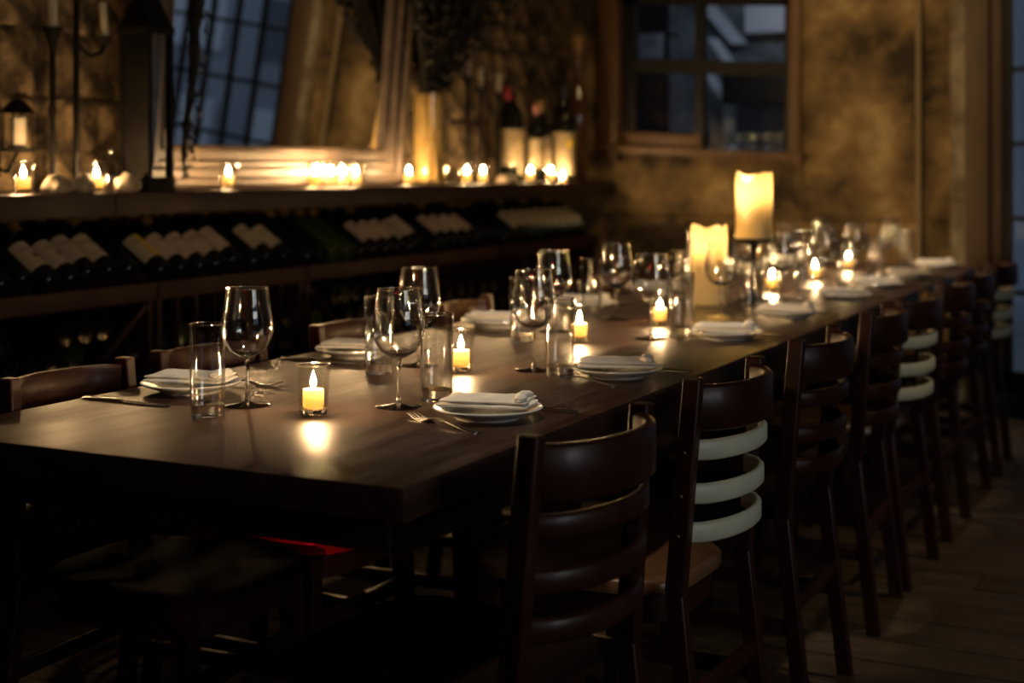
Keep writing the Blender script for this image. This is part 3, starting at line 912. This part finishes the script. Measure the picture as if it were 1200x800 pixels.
# ------------------------------------------------------------------ mantel shelf and wine racks
MX, MZ = -3.05, 1.14
mt = thing('mantel_shelf', 'long dark wooden mantel shelf of two boards above the wine racks', 'shelf', (0, 0, 0))
for y0, y1 in ((2.2, 3.405), (3.409, YB - 0.03)):
    obj('board', mesh('board', box(XL + 0.01, MX, y0, y1, MZ - 0.072, MZ, 0.006), M['mantel']), mt)

# bottles: local axis Z up, base at origin
BP = [(0, 0.006), (0.022, 0.002), (0.034, 0.0), (0.0375, 0.004), (0.0378, 0.10), (0.0378, 0.185), (0.0345, 0.205), (0.022, 0.226), (0.0150, 0.240), (0.0138, 0.285), (0.0150, 0.287), (0.0150, 0.297), (0.0130, 0.300), (0, 0.300)]
B_ME = {k_: mesh('bottle', lathe(BP, 20), M[k_], 50) for k_ in ('bottle', 'bottle_green')}
BASE_ME = {k_: mesh('rack_bottle', lathe([(0, 0.008), (0.022, 0.002), (0.034, 0.0), (0.0375, 0.004), (0.0378, 0.185), (0.022, 0.226), (0.0145, 0.245), (0.0145, 0.300), (0, 0.300)], 16), M[k_], 50) for k_ in ('bottle', 'bottle_green')}
CAP_ME = {k_: mesh('capsule', lathe([(0.0145, 0.232), (0.0146, 0.284), (0.0158, 0.287), (0.0158, 0.297), (0.0138, 0.3012), (0, 0.3012)], 16), M[k_], 50) for k_ in ('capsule_black', 'capsule_gold', 'capsule_red', 'capsule_pink')}


def label_mesh(name, mat, z0, z1, a0, a1, r=0.0386, n=14):
    V, F = [], []
    for rr in (r, r - 0.0006):
        for z in (z0, z1):
            for i in range(n + 1):
                a = a0 + (a1 - a0) * i / n
                V.append(Vector((rr * math.cos(a), rr * math.sin(a), z)))
    W = n + 1
    for i in range(n):
        F.append([i, i + 1, W + i + 1, W + i])
        F.append([2 * W + i, 3 * W + i, 3 * W + i + 1, 2 * W + i + 1])
        F.append([i, 2 * W + i, 2 * W + i + 1, i + 1])
        F.append([W + i, W + i + 1, 3 * W + i + 1, 3 * W + i])
    F.append([0, W, 3 * W, 2 * W])
    F.append([n, 2 * W + n, 3 * W + n, W + n])
    return mesh(name, (V, F), mat, 50)


HALF = R(78)
LB = {k_: label_mesh('label', M[k_], 0.055, 0.168, -HALF, HALF) for k_ in ('paper', 'paper_pink', 'paper_white', 'paper_aged')}
LBY = label_mesh('label_stripe', M['paper_yellow'], 0.0555, 0.1675, R(-10), HALF, 0.0390)
LPR = [label_mesh('label_print', M['print'], 0.132, 0.136, R(-40), R(40), 0.0389), label_mesh('label_print', M['print'], 0.122, 0.1235, R(-30), R(30), 0.0389), label_mesh('label_print', M['print'], 0.075, 0.077, R(-45), R(45), 0.0389)]
LEM = label_mesh('label_emblem', M['print'], 0.092, 0.112, R(-16), R(16), 0.0389)


def wine_bottle(label, cat_group, loc, rot, glass='bottle', cap='capsule_black', paper=None, yellow=False, emblem=False, scale=1.0):
    t = tag(obj('wine_bottle', B_ME[glass], None, loc, rot), label, 'bottle', cat_group)
    t.scale = (scale,) * 3
    obj('capsule', CAP_ME[cap], t)
    if paper:
        l_ = obj('label', LB[paper], t)
        for q in LPR:
            obj('label_print', q, l_)
        if emblem:
            obj('label_emblem', LEM, l_)
        if yellow:
            obj('label_stripe', LBY, l_)
    return t


UN = [(2.66, 3.575, 'nearest'), (3.595, 4.395, 'second'), (4.415, 5.355, 'third'), (5.375, 6.235, 'fourth'), (6.255, 7.10, 'last')]
UNAME = ['first rack', 'second rack', 'third rack', 'fourth rack', 'fifth rack']
TILT = R(34)
SZ = 0.845                      # front edge of the sloped display shelf
ca, sa = math.cos(TILT), math.sin(TILT)
for u, (y0, y1, _) in enumerate(UN):
    r = thing('wine_rack', 'dark reddish wooden wine rack with sloped bottle shelf, %s along the wall' % ORD[u], 'wine rack', (-3.05, (y0 + y1) / 2, 0), 0, 'wine racks under the mantel shelf')
    h_ = (y1 - y0) / 2
    for s in (-1, 1):
        obj('side_panel', mesh('side_panel', box(-0.34, 0.0, s * h_ - 0.011 - s * 0.011, s * h_ + 0.011 - s * 0.011, 0, SZ - 0.045, 0.002), M['rack']), r)
    obj('back_panel', mesh('back_panel', box(-0.352, -0.341, -h_, h_, 0, SZ + 0.08), M['rack']), r)
    obj('plinth', mesh('plinth', box(-0.34, -0.02, -h_ + 0.022, h_ - 0.022, 0, 0.10), M['rack']), r)
    obj('front_rail', mesh('front_rail', box(-0.03, 0.014, -h_ - 0.006, h_ + 0.006, SZ - 0.045, SZ + 0.012, 0.004), M['rack']), r)
    V = [Vector((x, y, z)) for y in (-h_, h_) for x, z in ((-0.030, SZ - 0.012), (-0.335, SZ - 0.012 + 0.305 * sa / ca), (-0.335, SZ - 0.03 + 0.305 * sa / ca), (-0.030, SZ - 0.032))]
    obj('display_shelf', mesh('display_shelf', (V, [[0, 1, 2, 3], [7, 6, 5, 4]] + [[k, (k + 1) % 4, 4 + (k + 1) % 4, 4 + k] for k in range(4)]), M['rack'], 0), r)
    grp = 'bottles stored in the %s' % UNAME[u]
    zlo = (0.12, 0.12, 0.30, 0.46, 0.46)[u]
    if u in (0, 2):             # cross braced bin, bottles heaped between the diagonals
        for s in (-1, 1):
            p0, p1 = Vector((0, s * (h_ - 0.03), 0.115)), Vector((0, -s * (h_ - 0.03), 0.785))
            dr = (p1 - p0).normalized()
            nn = Vector((0, -dr.z, dr.y)) * 0.009
            f_ = -0.018 if s > 0 else -0.0
            V = [Vector((x, q.y + e * nn.y, q.z + e * nn.z)) for q in (p0, p1) for e in (-1, 1) for x in (-0.33, f_)]
            obj('divider', mesh('divider', (V, [[0, 1, 3, 2], [4, 6, 7, 5], [0, 4, 5, 1], [2, 3, 7, 6], [0, 2, 6, 4], [1, 5, 7, 3]]), M['rack'], 0), r)
        row, z = 0, 0.145
        pts = []
        while z < 0.755:
            yy = -h_ + 0.07 + (0.041 if row % 2 else 0)
            while yy < h_ - 0.065:
                pts.append((yy, z, row))
                yy += 0.082
            z += 0.0725
            row += 1
        slope = (0.785 - 0.115) / (2 * (h_ - 0.03))
        cosd = math.cos(math.atan(slope))
        pts = [(yy, z, q) for yy, z, q in pts if abs((z - 0.45) - slope * yy) * cosd > 0.050 and abs((z - 0.45) + slope * yy) * cosd > 0.050]
    else:                       # upright slats with bottles stacked in columns
        n_c = int((2 * h_ - 0.044) / 0.094)
        st_ = (2 * h_ - 0.044) / n_c
        pts = []
        for c in range(n_c):
            yy = -h_ + 0.022 + (c + 0.5) * st_
            if c:
                obj('slat', mesh('slat', box(-0.33, -0.012, -h_ + 0.022 + c * st_ - 0.006, -h_ + 0.022 + c * st_ + 0.006, 0.10, SZ - 0.05), M['rack'], 0), r)
            for k_ in range(8):
                pts.append((yy, 0.139 + k_ * 0.0765, k_))
    ym = (y0 + y1) / 2
    cnt = {}
    for (yy, z, rw) in pts:
        cnt[rw] = cnt.get(rw, -1) + 1
        if z < zlo or rnd.random() < 0.05:
            continue
        gk = 'bottle_green' if rnd.random() < 0.16 else 'bottle'
        o = obj('wine_bottle', BASE_ME[gk], None, (-3.068 - 0.018 * rnd.random(), ym + yy, z), (0, R(-90), 0))
        tag(o, '%s wine bottle lying in the %s, %s row up, %s place along' % ('dark' if gk == 'bottle' else 'greenish', UNAME[u], ORD[rw], ORD[cnt[rw]]), 'bottle', grp + (', green ones' if gk == 'bottle_green' else ''))

# bottles on the sloped display shelf (base against the front rail, neck up towards the wall)
disp = {0: {5: ('paper', 0, 1, 0.0), 6: ('paper', 0, 1, 0.0), 7: ('paper', 0, 0, 0.02), 8: ('paper', 0, 0, 0.02)},
        1: {0: ('paper', 1, 0, 0.0), 1: ('paper_pink', 0, 0, 0.0), 2: ('paper_pink', 0, 0, 0.0), 3: ('paper_pink', 0, 0, 0.005), 4: ('paper_pink', 0, 0, 0.02), 6: ('paper', 0, 0, 0.02), 7: ('paper', 0, 0, 0.012)},
        2: {5: ('paper_pink', 0, 0, 0.0), 6: ('paper_pink', 0, 0, 0.0), 7: ('paper_pink', 0, 0, 0.005), 8: ('paper', 0, 0, 0.0), 9: ('paper_white', 0, 0, 0.02)},
        3: {1: ('paper_pink', 0, 0, 0.012), 2: ('paper_pink', 0, 0, 0.014), 3: ('paper_white', 0, 0, 0.012), 4: ('paper_pink', 0, 0, 0.01)},
        4: {i: ('paper', 0, 0, 0.012) for i in range(0, 9)}}
for u, (y0, y1, _) in enumerate(UN):
    n_b = int((y1 - y0 - 0.02) / 0.0885)
    st_ = (y1 - y0 - 0.02) / n_b
    lab = 0
    for i in range(n_b):
        d = disp[u].get(i)
        up = 0.018 + min(0.02, d[3] if d else rnd.choice((0.0, 0.008, 0.014, 0.02)))
        lift = 0.0385
        x = -3.080 - up * ca + lift * sa
        z = SZ - 0.012 + up * sa + lift * ca
        loc = (x, y0 + 0.01 + (i + 0.5) * st_, z)
        rot = Matrix.Rotation(-(math.pi / 2 - TILT), 4, 'Y').to_euler()
        # spin so that the label faces up and out of the slope
        rot = (Matrix.Rotation(-(math.pi / 2 - TILT), 4, 'Y') @ Matrix.Rotation(R(rnd.uniform(-14, 14)), 4, 'Z')).to_euler()
        if d:
            lb = '%s-labelled wine bottle, %s labelled one on the slope of the %s' % ('yellow and cream' if d[1] else 'white' if d[0] == 'paper_white' else 'pinkish' if d[0] == 'paper_pink' else 'cream', ORD[lab], UNAME[u])
            lab += 1
            wine_bottle(lb, 'labelled bottles on the sloped rack shelves', loc, rot, 'bottle', 'capsule_gold' if (u + i) % 3 == 0 else 'capsule_black', d[0], d[1], d[2])
        else:
            wine_bottle('dark wine bottle without visible label, %s place along slope of the %s' % (ORD[i], UNAME[u]), 'dark bottles on the slope of the %s' % UNAME[u], loc, rot, 'bottle_green' if rnd.random() < 0.2 else 'bottle', rnd.choice(('capsule_gold', 'capsule_black', 'capsule_gold')))

# ------------------------------------------------------------------ mirror on the mantel, hung leaning forward
mir = thing('mirror', 'large wall mirror in a moulded silver-gilt frame standing on the mantel', 'mirror', (-3.285, 4.565, MZ + 0.007))
mir.rotation_euler = (0, R(5), R(-1.2))
mw, mh, fw = 0.825, 1.30, 0.150
prof = [(0.0, 0.0), (0.0, 0.040), (0.012, 0.052), (0.030, 0.050), (0.040, 0.034), (0.062, 0.030), (0.078, 0.042), (0.092, 0.040), (0.102, 0.024), (0.128, 0.020), (0.138, 0.028), (0.150, 0.022), (0.150, 0.004), (0.150, 0.0)]
V, F = [], []
crn = [(-mw, 0.0, 1, 1), (mw, 0.0, -1, 1), (mw, mh, -1, -1), (-mw, mh, 1, -1)]
for (cy, cz, dy, dz) in crn:
    for (u_, hgt) in prof:
        V.append(Vector((hgt, cy + dy * u_, cz + dz * u_)))
n_ = len(prof)
for k in range(4):
    for i in range(n_):
        F.append([k * n_ + i, k * n_ + (i + 1) % n_, ((k + 1) % 4) * n_ + (i + 1) % n_, ((k + 1) % 4) * n_ + i])
obj('frame', mesh('frame', (V, F), M['gilt'], 35), mir)
obj('mirror_glass', mesh('mirror_glass', box(0.002, 0.007, -mw + fw - 0.003, mw - fw + 0.003, fw - 0.003, mh - fw + 0.003), M['mirror'], 0), mir)
obj('backing', mesh('backing', box(-0.012, 0.0, -mw + 0.01, mw - 0.01, 0.01, mh - 0.01), M['rack'], 0), mir)

# dried garland over the mirror's near edge
g = thing('dried_garland', 'dark dried garland hanging down over the near side of the mirror', 'garland', (-3.03, 3.835, 2.56))
path = [(0.0 + 0.012 * math.sin(i * 1.1) - (0.10 * (i / 16)), 0.018 * math.sin(i * 0.8), -1.36 * i / 16) for i in range(17)]
obj('stem', mesh('stem', tube(path, [0.052 - 0.046 * (i / 16) for i in range(17)], 8), M['leaf']), g)
V, F = [], []
for i in range(420):
    q = rnd.random()
    p = Vector(path[min(15, int(q * 16))]) + Vector((rnd.gauss(0.012, 0.012), rnd.gauss(0, 0.042 - 0.026 * q), -rnd.random() * 0.085))
    p.x = max(p.x, -0.02 - 0.10 * q)
    d_ = Vector((rnd.gauss(0, 1), rnd.gauss(0, 1), -1.0 - rnd.random())).normalized() * rnd.uniform(0.018, 0.04)
    s_ = d_.cross(Vector((rnd.random(), rnd.random(), 0.3))).normalized() * 0.008
    o_ = len(V)
    V += [p, p + d_ * 0.5 + s_, p + d_, p + d_ * 0.5 - s_]
    F.append([o_, o_ + 1, o_ + 2, o_ + 3])
lf = obj('leaves', mesh('leaves', (V, F), M['leaf'], 0, False), g)
lf['kind'] = 'stuff'


# ------------------------------------------------------------------ glass vase of straw with dark dried branches
VX, VY = -3.135, 5.47
v_ = thing('glass_vase', 'tall clear cylinder vase packed with golden straw on the mantel', 'vase', (VX, VY, MZ))
obj('vase_wall', mesh('vase_wall', lathe([(0, 0.012), (0.068, 0.012), (0.0715, 0.016), (0.0715, 0.398), (0.0735, 0.400), (0.0755, 0.398), (0.0755, 0.002), (0.073, 0), (0, 0)], 36), M['clear']), v_)
gs = []
for i in range(150):
    a, rr = rnd.random() * 6.283, 0.064 * math.sqrt(0.35 + 0.65 * rnd.random())
    b_ = a + rnd.uniform(-0.5, 0.5)
    gs.append(tube([(rr * math.cos(a), rr * math.sin(a), 0.016), (rr * math.cos(b_), rr * math.sin(b_), rnd.uniform(0.34, 0.40))], 0.0055, 5))
tag(obj('straw_filling', mesh('straw_filling', join(*gs), M['straw'], 60), None, (VX, VY, MZ)), 'golden straw stalks filling the clear cylinder vase', 'straw', None, 'stuff')
V, F, gs = [], [], []
for i in range(400):
    a = rnd.random() * 6.283
    sp = abs(rnd.gauss(0, 0.23)) + 0.02
    top = rnd.uniform(0.35, 0.95)
    dx, dy = math.cos(a) * sp, math.sin(a) * sp
    lim = 0.0 if dy < 0.06 else -0.16
    dx = dx if dy >= 0.06 else abs(dx) * 0.6
    p0 = Vector((0.04 * math.cos(a), 0.04 * math.sin(a), 0.402))
    p1 = Vector((max(lim + (0.06 if lim == 0 else 0), dx * 0.45), dy * 0.45, 0.45 + top * 0.35))
    p2 = Vector((max(lim + (0.12 if lim == 0 else 0), dx), dy, 0.42 + top))
    gs.append(tube([p0, p1, p2], [0.003, 0.0035, 0.0015], 4))
    for k in range(24):
        q = rnd.random()
        p = p1.lerp(p2, q) if rnd.random() < 0.65 else p0.lerp(p1, max(0.15, q))
        d_ = Vector((rnd.gauss(0, 1), rnd.gauss(0, 1), rnd.gauss(0.6, 1))).normalized() * rnd.uniform(0.03, 0.06)
        s_ = d_.cross(Vector((rnd.random() - 0.5, rnd.random() - 0.5, 0.4))).normalized() * 0.014
        o_ = len(V)
        q4 = [p, p + d_ * 0.5 + s_, p + d_, p + d_ * 0.5 - s_]
        for c_ in q4:
            c_.x = max(c_.x, (0.035 + 0.10 * (c_.z - 0.4)) if c_.y < 0.03 and c_.z > 0.41 else -0.2)
        V += q4
        F.append([o_, o_ + 1, o_ + 2, o_ + 3])
br = tag(obj('dried_branches', mesh('dried_branches', join((V, F), *gs), M['twig'], 0, False), None, (VX, VY, MZ)), 'big bushy bunch of dark dried branches standing in the straw vase', 'branches', None, 'stuff')


# ------------------------------------------------------------------ smaller things on the mantel
def candlestick(label, x, y, h, r=0.008, cup=0.030):
    t = thing('candlestick', label, 'candlestick', (x, y, MZ))
    obj('base', mesh('base', lathe([(0, 0), (0.050, 0), (0.048, 0.008), (0.02, 0.02), (0.011, 0.04), (0, 0.04)], 24), M['iron']), t)
    obj('stem', mesh('stem', lathe([(0, 0.035), (r * 1.3, 0.035), (r, 0.06), (r, h * 0.5 - 0.02), (r * 1.5, h * 0.5), (r, h * 0.5 + 0.02), (r, h - 0.07), (0, h - 0.07)], 14), M['iron']), t)
    obj('candle_cup', mesh('candle_cup', lathe([(0, h - 0.075), (r, h - 0.075), (cup * 0.45, h - 0.045), (cup, h), (cup - 0.004, h), (cup * 0.4, h - 0.03), (0, h - 0.03)], 20), M['iron']), t)
    return t


def taper(label, x, y, z, h, r=0.0115, rot=(0, 0, 0), group=None):
    t = tag(obj('taper_candle', mesh('wax', lathe([(0, 0), (r, 0), (r, h - 0.008), (r * 0.6, h), (0, h)], 16), M['taper']), None, (x, y, z), rot), label, 'candle', group)
    obj('wick', WICK, t, (0, 0, h - 0.001))
    return t


candlestick('tall slim black candlestick at the near end of the mantel', -3.20, 3.297, 0.500, 0.0095, 0.032)
taper('pale unlit candle in the tall slim black candlestick', -3.20, 3.297, MZ + 0.471, 0.17, 0.015)
cl = thing('candelabra', 'black iron candelabra with one raised arm beside the iron lantern', 'candelabra', (-3.23, 3.43, MZ))
obj('base', mesh('base', lathe([(0, 0), (0.055, 0), (0.052, 0.008), (0.02, 0.02), (0.011, 0.04), (0, 0.04)], 24), M['iron']), cl)
obj('stem', mesh('stem', lathe([(0, 0.035), (0.011, 0.035), (0.0095, 0.30), (0.0095, 0.72), (0, 0.72)], 14), M['iron']), cl)
obj('arm', mesh('arm', tube([(0, 0, 0.46), (0.012, 0.05, 0.425), (0.02, 0.09, 0.44), (0.025, 0.10, 0.47)], 0.008, 8), M['iron']), cl)
obj('arm', mesh('arm', tube([(0, 0, 0.66), (-0.012, -0.05, 0.62), (-0.02, -0.09, 0.64), (-0.025, -0.10, 0.67)], 0.008, 8), M['iron']), cl)
obj('candle_cup', mesh('candle_cup', lathe([(0, 0.465), (0.010, 0.465), (0.024, 0.492), (0.021, 0.492), (0.008, 0.475), (0, 0.475)], 16, cx=0.025, cy=0.10), M['iron']), cl)
taper('short pale candle stub leaning in the candelabra arm', -3.205, 3.530, MZ + 0.4845, 0.115, 0.012, (R(5), 0, 0))

# iron lantern
lt = thing('iron_lantern', 'tall black iron lantern standing before the near edge of the mirror', 'lantern', (-3.145, 3.655, MZ))
hw = 0.052
obj('base', mesh('base', box(-hw - 0.014, hw + 0.014, -hw - 0.014, hw + 0.014, 0, 0.045, 0.003), M['iron']), lt)
for sx in (-1, 1):
    for sy in (-1, 1):
        obj('post', mesh('post', box(sx * hw - 0.009, sx * hw + 0.009, sy * hw - 0.009, sy * hw + 0.009, 0.045, 0.505), M['iron'], 0), lt)
obj('top_frame', mesh('top_frame', box(-hw - 0.012, hw + 0.012, -hw - 0.012, hw + 0.012, 0.505, 0.530, 0.002), M['iron']), lt)
V = [Vector((sx * s_, sy * s_, z)) for s_, z in ((hw + 0.008, 0.530), (0.022, 0.64)) for sx, sy in ((-1, -1), (1, -1), (1, 1), (-1, 1))]
obj('roof', mesh('roof', (V, [[3, 2, 1, 0], [4, 5, 6, 7]] + [[k, (k + 1) % 4, 4 + (k + 1) % 4, 4 + k] for k in range(4)]), M['iron'], 0), lt)
obj('chimney', mesh('chimney', lathe([(0, 0.638), (0.03, 0.638), (0.03, 0.68), (0.042, 0.69), (0, 0.71)], 16), M['iron']), lt)
obj('ring', mesh('ring', tube([(0, 0.045 * math.cos(a * math.pi / 8), 0.745 + 0.045 * math.sin(a * math.pi / 8)) for a in range(17)], 0.005, 6), M['iron']), lt)
obj('back_plate', mesh('back_plate', box(-hw + 0.010, hw - 0.010, -hw - 0.002, -hw + 0.004, 0.045, 0.505), M['iron'], 0), lt)
for sx in (-1, 1):
    obj('pane', mesh('pane', box(sx * hw - 0.002, sx * hw + 0.002, -hw + 0.009, hw - 0.009, 0.045, 0.505), M['pane'], 0), lt)

# small wall lantern at the very near end
sl = thing('small_lantern', 'small black iron candle lantern fixed low on the rubble wall', 'lantern', (XL + 0.11, 3.265, MZ + 0.125))
obj('wall_plate', mesh('wall_plate', box(-0.11, -0.085, -0.02, 0.02, -0.08, 0.14, 0.004), M['iron']), sl)
obj('arm', mesh('arm', tube([(-0.09, 0, -0.05), (-0.04, 0, -0.06), (0, 0, 0.0)], 0.006, 8), M['iron']), sl)
obj('tray', mesh('tray', lathe([(0, 0), (0.05, 0), (0.055, 0.008), (0.05, 0.01), (0, 0.006)], 20), M['iron']), sl)
for a in range(4):
    an = a * math.pi / 2 + 0.5
    obj('post', mesh('post', tube([(0.042 * math.cos(an), 0.042 * math.sin(an), 0.006), (0.042 * math.cos(an), 0.042 * math.sin(an), 0.12)], 0.003, 6), M['iron']), sl)
obj('cap', mesh('cap', lathe([(0.052, 0.118), (0.03, 0.145), (0.01, 0.16), (0, 0.16), (0, 0.155), (0.046, 0.118)], 20), M['iron']), sl)
tc_ = tag(obj('pillar_candle', mesh('wax', lathe([(0, 0), (0.026, 0), (0.026, 0.095), (0.02, 0.10), (0, 0.098)], 20), M['taper']), None, (XL + 0.11, 3.265, MZ + 0.132)), 'stubby unlit pale candle inside the small wall lantern', 'candle')


def rock(label, x, y, s, seed):
    bm = bmesh.new()
    bmesh.ops.create_icosphere(bm, subdivisions=3, radius=1.0)
    for v in bm.verts:
        k_ = 1.0 + 0.35 * noise.noise(v.co * 1.6 + Vector((seed, 0, 0))) + 0.12 * noise.noise(v.co * 4 + Vector((seed, 3, 0)))
        v.co = Vector((v.co.x * s[0] * k_, v.co.y * s[1] * k_, max(-0.25, v.co.z) * s[2] * k_))
    zmin = min(v.co.z for v in bm.verts)
    for v in bm.verts:
        v.co.z -= zmin
    me = bpy.data.meshes.new('rock')
    bm.to_mesh(me)
    bm.free()
    me.materials.append(M['shell'])
    me.shade_smooth()
    tag(obj('rock', me, None, (x, y, MZ)), label, 'rock', 'pale rocks lying on the mantel')


rock('pale jagged rock beside the slim black candlestick base', -3.12, 3.235, (0.035, 0.055, 0.040), 1.1)
rock('pale rounded rock between slim candlestick and second votive', -3.115, 3.335, (0.032, 0.042, 0.042), 4.2)
rock('pale low rock between the second votive and the lantern', -3.10, 3.515, (0.030, 0.050, 0.044), 7.7)
rock('pale low rock between the paired votives and the wine bottles', -3.12, 6.18, (0.04, 0.075, 0.035), 9.4)

cg = thing('small_carafe', 'small clear glass bell beside the iron lantern on the mantel', 'glass', (-3.20, 3.545, MZ))
obj('cup', mesh('cup', lathe([(0, 0.006), (0.036, 0.006), (0.037, 0.05), (0.028, 0.09), (0.012, 0.115), (0.011, 0.135), (0.013, 0.135), (0.014, 0.115), (0.030, 0.09), (0.039, 0.05), (0.038, 0), (0, 0)], 24), M['glass']), cg)

for (x, y, wh) in ((-3.16, 3.14, 'below the small wall lantern on the mantel'), (-3.13, 3.41, 'between the pale rocks on the mantel'), (-3.13, 4.06, 'standing alone before the mirror on the mantel'),
                   (-3.13, 4.585, 'first of the five before the mirror'), (-3.20, 4.705, 'second of the five before the mirror'), (-3.13, 4.700, 'third of the five before the mirror'), (-3.13, 4.785, 'fourth of the five before the mirror'), (-3.13, 4.875, 'last of the five before the mirror'),
                   (-3.13, 5.285, 'beside the straw vase on the mantel'), (-3.13, 5.80, 'first of the pair by the iron candlesticks'), (-3.13, 5.96, 'last of the pair by the iron candlesticks'), (-3.10, 6.40, 'before the red capped bottle on the mantel'), (-3.09, 6.62, 'in front of the wine bottles on mantel')):
    votive(x, y, MZ, wh, 'votives along the mantel')
# low tealight before the big white label
tl = thing('tealight', 'low tealight burning before the big white bottle label', 'candle', (-3.105, 6.79, MZ))
obj('cup', mesh('cup', lathe([(0, 0.002), (0.022, 0.002), (0.0235, 0.035), (0.0255, 0.036), (0.0265, 0.035), (0.0245, 0), (0, 0)], 20), M['votive']), tl)
obj('wax', mesh('wax', lathe([(0, 0.003), (0.021, 0.003), (0.021, 0.020), (0.012, 0.018), (0, 0.017)], 20), M['wax']), tl)
obj('flame', FL, tl, (0, 0, 0.020))

for (y, h, lb) in ((5.98, 0.500, 'first'), (6.11, 0.455, 'second'), (6.30, 0.440, 'third')):
    candlestick('slim iron candlestick between vase and bottles, %s of three' % lb, -3.22, y, h, 0.008, 0.028)
    taper('white unlit candle stub in iron candlestick, %s of three' % lb, -3.22, y, MZ + h - 0.029, 0.125, 0.0125, group='candle stubs in iron candlesticks')

# bottles standing on the mantel by the far wall
for (x, y, gl, cp, pa, ye, sc_, rz, lb) in ((-3.25, 6.44, 'bottle', 'capsule_red', 'paper_aged', 0, 1.58, -20, 'dark wine bottle with red capsule on the mantel'), (-3.13, 6.53, 'bottle', 'capsule_pink', 'paper_aged', 0, 1.30, -30, 'dark wine bottle with pink capsule and cream label on mantel'),
                                        (-3.18, 6.68, 'bottle', 'capsule_gold', 'paper_aged', 0, 1.38, -40, 'dark wine bottle with gold capsule on the mantel'), (-3.31, 6.60, 'bottle', 'capsule_black', None, 0, 1.75, 0, 'tall black wine bottle at the back of the mantel group'),
                                        (-3.15, 6.90, 'bottle', 'capsule_black', None, 0, 1.70, 0, 'magnum bottle with big white label on the mantel')):
    b = wine_bottle(lb, 'bottles standing on the mantel', (x, y, MZ), (0, 0, R(rz)), gl, cp, pa, ye, False, sc_)
    if sc_ > 1.6:
        l_ = obj('label', label_mesh('label', M['paper_aged'], 0.02, 0.152, R(-115), R(60)), b)
        obj('label_emblem', label_mesh('label_emblem', M['paper_yellow'], 0.104, 0.128, R(-48), R(-18), 0.0389), l_)
ab = thing('amber_bottle', 'very tall slim amber bottle with wooden stopper on the mantel', 'bottle', (-3.20, 7.20, MZ))
obj('body', mesh('body', lathe([(0, 0), (0.048, 0), (0.052, 0.006), (0.052, 0.40), (0.044, 0.46), (0.024, 0.52), (0.020, 0.66), (0.023, 0.665), (0.023, 0.68), (0, 0.68)], 24), M['bottle_amber']), ab)
obj('stopper', mesh('stopper', lathe([(0, 0.68), (0.014, 0.68), (0.014, 0.70), (0.030, 0.705), (0.030, 0.775), (0.024, 0.785), (0, 0.785)], 20), M['cork']), ab)

# recessed downlights over the table (housings of the lamps at the top of the script)
for i, (x, y) in enumerate(DOWN):
    s = thing('downlight', 'black ceiling downlight above the table, %s from the near end' % ORD[i], 'lamp', (x, y, ZC), 0)
    obj('lamp_mount', mesh('lamp_mount', lathe([(0, 0), (0.04, 0), (0.04, -0.012), (0, -0.012)], 16), M['spot_black']), s)
    obj('lamp_shade', mesh('lamp_shade', lathe([(0.040, -0.012), (0.050, -0.07), (0.048, -0.07), (0.036, -0.012)], 16), M['spot_black']), s)
s = thing('added_red_spot_housing', 'black housing added for the red seat spot, low on the wall behind the camera', 'lamp', (-0.90, YF, 0.56))  # unseen housing, added only to hold the red seat spot
obj('wall_plate', mesh('wall_plate', box(-0.05, 0.05, 0.0, 0.02, -0.07, 0.07, 0.004), M['spot_black']), s)
obj('lamp_shade', mesh('lamp_shade', xf(lathe([(0.030, 0.02), (0.045, 0.12), (0.043, 0.12), (0.028, 0.02)], 20), Matrix.Rotation(R(-90), 4, 'X')), M['spot_black']), s)
